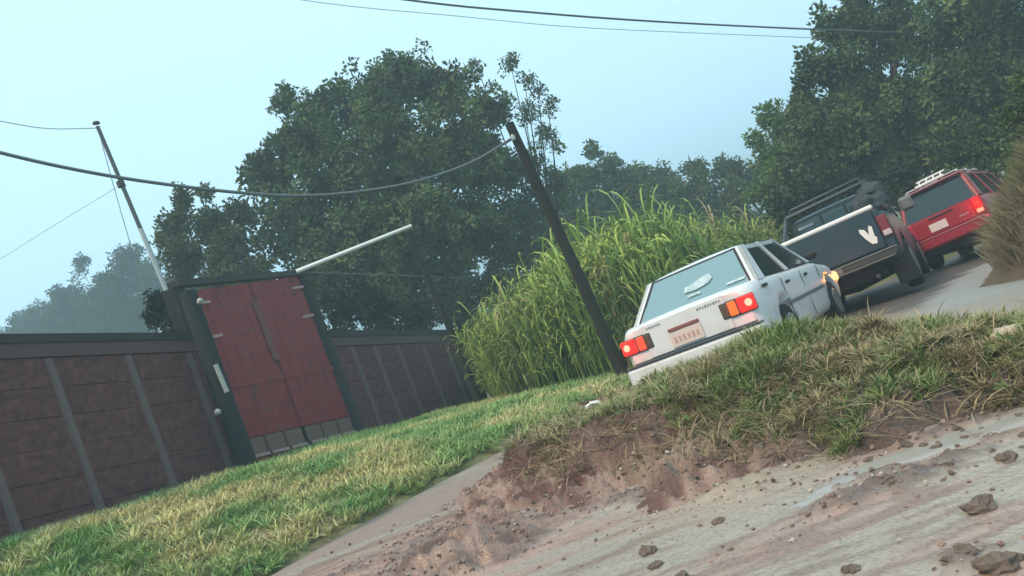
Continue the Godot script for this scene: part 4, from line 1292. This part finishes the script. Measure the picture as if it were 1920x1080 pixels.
	tree("shrub", "light green leafy shrub at the right edge above the dry grass", "shrub", g2, foot_at(7.9, 11.6), [
		[Vector3(7.760, 1.450, -11.500), 0.217, 0.8], [Vector3(8.032, 1.848, -11.500), 0.202, 0.8], [Vector3(7.589, 0.973, -11.500), 0.194, 0.8], [Vector3(8.017, 1.308, -11.500), 0.388], [Vector3(7.750, 0.660, -11.500), 0.388]], "small", 0.17, 0.9, Color(0.085, 0.135, 0.045), 0.3, 0.04)
	var g3 := "far trees in the haze"
	var far := [["tallest of the hazy far trees right behind the pale mast", -30.0, 74.0, [[Vector3(-32.135, 19.233, -72.000), 1.747], [Vector3(-33.945, 17.565, -72.000), 1.941], [Vector3(-30.851, 17.425, -72.000), 2.038], [Vector3(-32.480, 14.384, -72.000), 2.669], [Vector3(-29.537, 14.562, -72.000), 2.426], [Vector3(-36.043, 15.493, -73.000), 2.426], [Vector3(-35.384, 13.651, -73.000), 2.426]]],
		["hazy far tree with a tuft poking above the others", -36.0, 78.0, [[Vector3(-38.376, 21.385, -76.000), 0.871], [Vector3(-40.400, 18.837, -76.000), 1.947], [Vector3(-38.233, 17.175, -76.000), 2.151], [Vector3(-39.505, 15.179, -76.000), 2.561], [Vector3(-42.378, 17.381, -77.000), 2.305], [Vector3(-37.875, 15.105, -76.000), 2.561]]],
		["leftmost and lowest of the hazy far trees above the wall", -46.0, 84.0, [[Vector3(-47.396, 19.589, -82.000), 1.769], [Vector3(-49.421, 19.770, -82.000), 1.105], [Vector3(-46.910, 17.615, -82.000), 2.211], [Vector3(-50.337, 18.036, -82.000), 1.934], [Vector3(-48.577, 17.956, -82.000), 2.211], [Vector3(-45.075, 16.912, -82.000), 2.211]]]]
	for f in far:
		tree("far_tree", f[0], "tree", g3, foot_at(f[1], f[2]), f[3], "broad", 0.6, 1.1, Color(0.05, 0.08, 0.04), 0.3, 0.3)
	var g4 := "bushes along the wall"
	tree("shrub", "dark bush above the wall between the pale mast and the red gate", "shrub", g4, foot_at(-7.4, 14.8), [
		[Vector3(-6.307, 4.070, -14.800), 0.259], [Vector3(-6.081, 3.747, -14.800), 0.299], [Vector3(-5.847, 4.033, -14.800), 0.259], [Vector3(-6.539, 3.815, -14.800), 0.200], [Vector3(-6.252, 3.276, -14.800), 0.399]], "small", 0.16, 1.1, Color(0.022, 0.036, 0.026), 0.3, 0.05)
	tree("shrub", "dark bushes hanging over the wall right of the red gate", "shrub", g4, foot_at(-3.9, 21.2), [
		[Vector3(-4.306, 2.942, -20.500), 0.566], [Vector3(-3.536, 3.018, -20.500), 0.741], [Vector3(-2.698, 2.478, -21.500), 0.741], [Vector3(-4.328, 3.532, -20.000), 0.539], [Vector3(-3.446, 2.144, -21.500), 0.674], [Vector3(-3.884, 3.671, -20.500), 0.674]], "small", 0.26, 1.0, Color(0.030, 0.048, 0.028), 0.35, 0.08)
	tree("shrub", "dark bush at the far end of the wall beside the tall grass", "shrub", g4, foot_at(-1.35, 22.6), [
		[Vector3(-1.547, 2.041, -22.500), 0.758], [Vector3(-1.728, 1.138, -22.500), 0.576], [Vector3(-1.893, 0.070, -22.500), 0.455], [Vector3(-1.705, 2.603, -23.000), 0.758], [Vector3(-0.580, 2.503, -23.000), 0.758]], "small", 0.24, 1.0, Color(0.028, 0.046, 0.030), 0.35, 0.07)

func debris() -> void:
	var lumps := []
	for i in 6: lumps.append(lump(100 + i))
	var put := func(called: String, label: String, x: float, d: float, r: float, i: int, m: Material, group := "", sink := 0.25):
		var o := MeshInstance3D.new()
		o.name = numbered(called)
		o.mesh = lumps[i % 6]
		o.material_override = m
		add_child(o)
		var y := road_y(sof(x, d)) + maxf(0.0, maxf(mud(x, d), bank_y(x, d)))
		o.position = Vector3(x, y + r * sink, -d)
		o.basis = Basis.from_euler(Vector3(rng.randf_range(-0.3, 0.3), rng.randf() * TAU, 0)).scaled(Vector3(r, r * 0.8, r) * 0.85)
		tag(o, label, "clod", group)
	# the ones that can be told apart
	var big := [[Vector3(0.164, 0.030, -4.072), 0.060, "brown clod, the upper of the pair low in the middle of the wet road"], [Vector3(0.167, 0.030, -3.842), 0.050, "brown clod, the lower of the pair low in the middle of the wet road"], [Vector3(0.814, 0.030, -3.054), 0.045, "lone brown clod at the bottom edge of the wet road"], [Vector3(0.562, 0.030, -4.118), 0.042, "small clod lying alone on the sandy fan below the bank"], [Vector3(1.425, 0.030, -3.766), 0.042, "rounded clod standing in the pale shallow water"], [Vector3(1.757, 0.050, -3.527), 0.058, "largest clod at the upper right of the pale water"], [Vector3(1.400, 0.050, -3.148), 0.075, "big dark clod at the right end of the mud streak"], [Vector3(1.176, 0.040, -2.678), 0.085, "biggest muddy clod in the bottom right corner"], [Vector3(1.141, 0.030, -2.811), 0.045, "clod beside the biggest one in the bottom right corner"], [Vector3(0.245, 0.030, -3.605), 0.045, "clod cut by the bottom edge below the middle pair"]]
	for i in big.size():
		put.call("dirt_clod", big[i][2], big[i][0].x, -big[i][0].z, big[i][1], i, M.clod)
	# scattered clods along the mud streaks
	for z in [[1.35, 3.72, 0.75, 0.16, 60, "small brown clod in the mud streak on the right of the wet road", "clods in the mud streak"], [1.75, 4.1, 0.65, 0.13, 34, "small dark clod at the edge of the pale water below the bank", "clods beside the pale water"], [0.4, 5.35, 0.6, 0.5, 44, "reddish clod at the foot of the clay face", "clods below the clay face"], [-0.9, 5.6, 0.9, 0.5, 36, "small clod in the churned mud low in the middle", "clods in the churned mud"], [1.2, 2.75, 0.2, 0.12, 16, "small clod in the heap at the bottom right corner", "clods in the corner heap"]]:
		for i in z[4]:
			var x: float = z[0] + rng.randfn() * z[2] * 0.6
			var d: float = z[1] + rng.randfn() * z[3] * 0.6
			put.call("dirt_clod", z[5], x, d, rng.randf_range(0.010, 0.026) * (1.6 if rng.randf() < 0.12 else 1.0), i, M.clod if z[0] != 0.4 else M.clod_red, z[6])
	var tr := []
	var col := PackedColorArray()
	while tr.size() < 4200:
		var x := rng.randf_range(-3.0, 3.2)
		var d := rng.randf_range(2.4, 7.3)
		var mu := mud(x, d)
		var bk := bank_y(x, d)
		var on_bank := bk > 0.0
		if on_bank and bank_k > 0.5: continue
		if not on_bank and mu < 0.0 and rng.randf() < 0.93: continue
		if tof(x, d) < left_edge(sof(x, d)) + 0.4: continue
		var r := 0.004 + 0.011 * pow(rng.randf(), 3.0)
		var y := road_y(sof(x, d)) + maxf(bk, 0.017 + maxf(mu, -0.004)) + r * 0.3
		tr.append(Transform3D(Basis.from_euler(Vector3(rng.randf() * 6.0, rng.randf() * 6.0, 0)).scaled(Vector3(r, r * 0.8, r)), Vector3(x, y, -d)))
		var f := rng.randf_range(0.5, 1.5)
		col.append(Color(0.24 * f, 0.17 * f, 0.14 * f) if rng.randf() < 0.8 else Color(0.34 * f, 0.31 * f, 0.27 * f))
	var vm := mat(1, 1, 1, 0.95)
	vm.vertex_color_use_as_albedo = true
	multi("gravel", lump(77, 0.8, 0.3), vm, tr, col).set_meta("kind", "stuff")
	var sc := Vector3(0.305, 0.402, -7.150)
	var lt := MeshInstance3D.new()
	lt.name = "litter"
	lt.mesh = lump(300, 0.45, 0.6)
	lt.material_override = M.sticker
	add_child(lt)
	lt.position = Vector3(sc.x, maxf(sc.y, top_y(sc.x, 7.15) + 0.02), sc.z)
	lt.scale = Vector3(0.06, 0.045, 0.05)
	tag(lt, "scrap of white litter on the left end of the grassy bank", "litter")
	var rk := Vector3(2.499, 0.158, -4.550)
	var r2 := MeshInstance3D.new()
	r2.name = "sandstone"
	r2.mesh = lump(301, 0.6, 0.3)
	r2.material_override = M.sandstone
	add_child(r2)
	r2.position = Vector3(rk.x + 0.05, top_y(rk.x, 4.55) + 0.02, rk.z)
	r2.scale = Vector3(0.14, 0.10, 0.13)
	tag(r2, "pale sandy stone on the bank at the right edge", "stone")

func scatter(called: String, meshes: Array, n: int, spot: Callable, look: Callable) -> void:
	# spot returns [x, d] or [] ; look returns [height, width factor, color]
	var sets := []
	for m in meshes: sets.append([[], PackedColorArray()])
	for i in n:
		var p: Array = spot.call()
		if p.is_empty(): continue
		var l: Array = look.call(p[0], p[1])
		if l.is_empty(): continue
		var b := Basis.from_euler(Vector3(rng.randf_range(-0.2, 0.2), rng.randf() * TAU, rng.randf_range(-0.2, 0.2))).scaled_local(Vector3(l[1], l[0], l[1]))
		var k := rng.randi() % meshes.size()
		sets[k][0].append(Transform3D(b, Vector3(p[0], top_y(p[0], p[1]) - 0.015, -p[1])))
		sets[k][1].append(l[2])
	var holder := Node3D.new()
	holder.name = called
	add_child(holder)
	tag(holder, "", "", "", "stuff")
	for k in meshes.size():
		multi("blades", meshes[k], M.blade, sets[k][0], sets[k][1], holder).set_meta("kind", "stuff")

func grasses() -> void:
	var short := [tuft(12, 0.045, 0.55, 0.8, 3, 1), tuft(12, 0.05, 0.7, 1.1, 3, 2)]
	# verge between the road and the wall
	scatter("verge_grass", short, 54000, func():
		var d := rng.randf_range(4.5, 25.0)
		var x := rng.randf_range(-9.5, 8.5)
		var e := left_edge(sof(x, d)) - tof(x, d)
		if e < 0.02 + 0.22 * maxf(0.0, noise.get_noise_2d(x * 30.0, d * 30.0)) or x < wall_x(d) + 0.12: return []
		
		if x > 0.5 and (x > 0.36 * d or rng.randf() < 0.4): return []
		return [x, d],
	func(x, d):
		var a := noise.get_noise_2d(x * 18.0 + 300.0, d * 18.0)
		var dry := clampf(0.30 + a * 1.7 + 0.9 * blob(x, d, -4.6, 9.6, 1.7, 1.5) - 0.7 * blob(x, d, -3.4, 14.8, 1.6, 2.0) - 0.6 * blob(x, d, -5.2, 7.3, 0.9, 0.9), 0.0, 1.0)
		dry = clampf(dry + rng.randf_range(-0.25, 0.25), 0, 1)
		var c := Color(0.22, 0.39, 0.14).lerp(Color(0.62, 0.57, 0.29), dry)
		var f := rng.randf_range(0.7, 1.25)
		return [rng.randf_range(0.10, 0.26) * (1.0 + 0.8 * blob(x, d, -4.2, 15.0, 1.0, 2.0)), rng.randf_range(0.12, 0.24), Color(c.r * f, c.g * f, c.b * f)])
	# grass on the slumped bank
	scatter("bank_grass", short, 36000, func():
		var x := rng.randf_range(-0.6, 5.2)
		var d := rng.randf_range(3.0, 8.6)
		bank_y(x, d)
		var need := 0.60 + 0.4 * noise.get_noise_2d(x * 40.0, d * 40.0) - 0.40 * smoothstep(0.1, 1.1, x) + 0.12 * smoothstep(1.8, 2.3, x)
		if bank_k < need: return []
		if bank_k < need + 0.25 and rng.randf() < 0.5: return []
		return [x, d],
	func(x, d):
		var a := noise.get_noise_2d(x * 40.0 + 20.0, d * 40.0)
		var dry := clampf(0.38 + a * 1.2 + rng.randf_range(-0.3, 0.3) + 0.3 * smoothstep(2.3, 3.2, x), 0, 1)
		var c := Color(0.19, 0.27, 0.095).lerp(Color(0.38, 0.31, 0.19), dry)
		var f := rng.randf_range(0.65, 1.25)
		var tall := 1.0 + 1.1 * blob(x, d, 1.75, 6.4, 0.7, 0.6)
		return [rng.randf_range(0.06, 0.17) * tall, rng.randf_range(0.07, 0.15) * sqrt(tall), Color(c.r * f, c.g * f, c.b * f)])
	# dead stalks and broad-leaved weeds among it
	var bent := [tuft(7, 0.018, 0.5, 1.9, 4, 31), tuft(6, 0.016, 0.5, 1.5, 4, 32)]
	scatter("dead_stalks", bent, 5200, func():
		if rng.randf() < 0.6:
			var x := rng.randf_range(-0.6, 4.2)
			var d := rng.randf_range(3.2, 7.9)
			bank_y(x, d)
			return [x, d] if bank_k > 0.3 - 0.2 * smoothstep(0.3, 1.0, x) else []
		var x := rng.randf_range(-8.0, 1.0)
		var d := rng.randf_range(5.0, 20.0)
		var e := left_edge(sof(x, d)) - tof(x, d)
		return [x, d] if e > 0.25 and x > wall_x(d) + 0.1 and noise.get_noise_2d(x * 25.0, d * 25.0) > 0.0 else [],
	func(x, d):
		var f := rng.randf_range(0.6, 1.3)
		return [rng.randf_range(0.14, 0.34), rng.randf_range(0.2, 0.34), Color(0.36 * f, 0.29 * f, 0.175 * f)])
	var weed := [leaf_spray(14, 0.9, 0.22, 51), leaf_spray(12, 1.1, 0.16, 52)]
	scatter("weeds", weed, 1800, func():
		if rng.randf() < 0.5:
			var x := rng.randf_range(-0.6, 4.2)
			var d := rng.randf_range(3.2, 7.9)
			bank_y(x, d)
			return [x, d] if bank_k > 0.5 - 0.3 * smoothstep(0.3, 1.0, x) else []
		var x := rng.randf_range(-8.0, 1.0)
		var d := rng.randf_range(5.0, 20.0)
		var e := left_edge(sof(x, d)) - tof(x, d)
		return [x, d] if e > 0.5 and x > wall_x(d) + 0.1 and noise.get_noise_2d(x * 25.0 + 90.0, d * 25.0) > 0.05 else [],
	func(x, d):
		var f := rng.randf_range(0.6, 1.3)
		var h := rng.randf_range(0.03, 0.085)
		return [h * 1.3, h, Color(0.12 * f, 0.18 * f, 0.07 * f)])
	# dry tall grass on the right-hand slope
	var tall := [tuft(12, 0.02, 0.4, 0.6, 4, 11), tuft(12, 0.022, 0.5, 0.9, 4, 12)]
	scatter("dry_grass", tall, 40000, func():
		var x := rng.randf_range(3.0, 12.0)
		var d := rng.randf_range(4.2, 15.5)
		var s := sof(x, d)
		if tof(x, d) < right_edge(s) + 0.02 + 0.3 * rng.randf() * rng.randf() or s < 5.0: return []
		return [x, d],
	func(x, d):
		var a := noise.get_noise_2d(x * 14.0 + 70.0, d * 14.0)
		var c := Color(0.27, 0.225, 0.145).lerp(Color(0.15, 0.165, 0.08), clampf(0.35 + a * 1.3 + rng.randf_range(-0.3, 0.3), 0, 1))
		var f := rng.randf_range(0.7, 1.2)
		return [rng.randf_range(0.4, 0.85) * (1.0 + 0.5 * smoothstep(0.5, 1.4, tof(x, d) - right_edge(sof(x, d)))), rng.randf_range(0.26, 0.46), Color(c.r * f, c.g * f, c.b * f)])
	# tall cane beyond the pole
	var cane := [cane_clump(5, 21), cane_clump(6, 22), cane_clump(5, 23)]
	scatter("tall_grass", cane, 7000, func():
		var x := rng.randf_range(-2.6, 12.0)
		var d := rng.randf_range(12.5, 25.0)
		var e := left_edge(sof(x, d)) - tof(x, d)
		if e < 0.55 or x < wall_x(d) + 0.6: return []
		if x < -0.085 * d + 0.45 + 0.5 * maxf(0.0, noise.get_noise_2d(x * 50.0, d * 50.0)) or x > 0.312 * d + 0.25 * noise.get_noise_2d(x * 60.0, d * 60.0): return []
		if d < 14.6 and x < 1.9: return []
		return [x, d],
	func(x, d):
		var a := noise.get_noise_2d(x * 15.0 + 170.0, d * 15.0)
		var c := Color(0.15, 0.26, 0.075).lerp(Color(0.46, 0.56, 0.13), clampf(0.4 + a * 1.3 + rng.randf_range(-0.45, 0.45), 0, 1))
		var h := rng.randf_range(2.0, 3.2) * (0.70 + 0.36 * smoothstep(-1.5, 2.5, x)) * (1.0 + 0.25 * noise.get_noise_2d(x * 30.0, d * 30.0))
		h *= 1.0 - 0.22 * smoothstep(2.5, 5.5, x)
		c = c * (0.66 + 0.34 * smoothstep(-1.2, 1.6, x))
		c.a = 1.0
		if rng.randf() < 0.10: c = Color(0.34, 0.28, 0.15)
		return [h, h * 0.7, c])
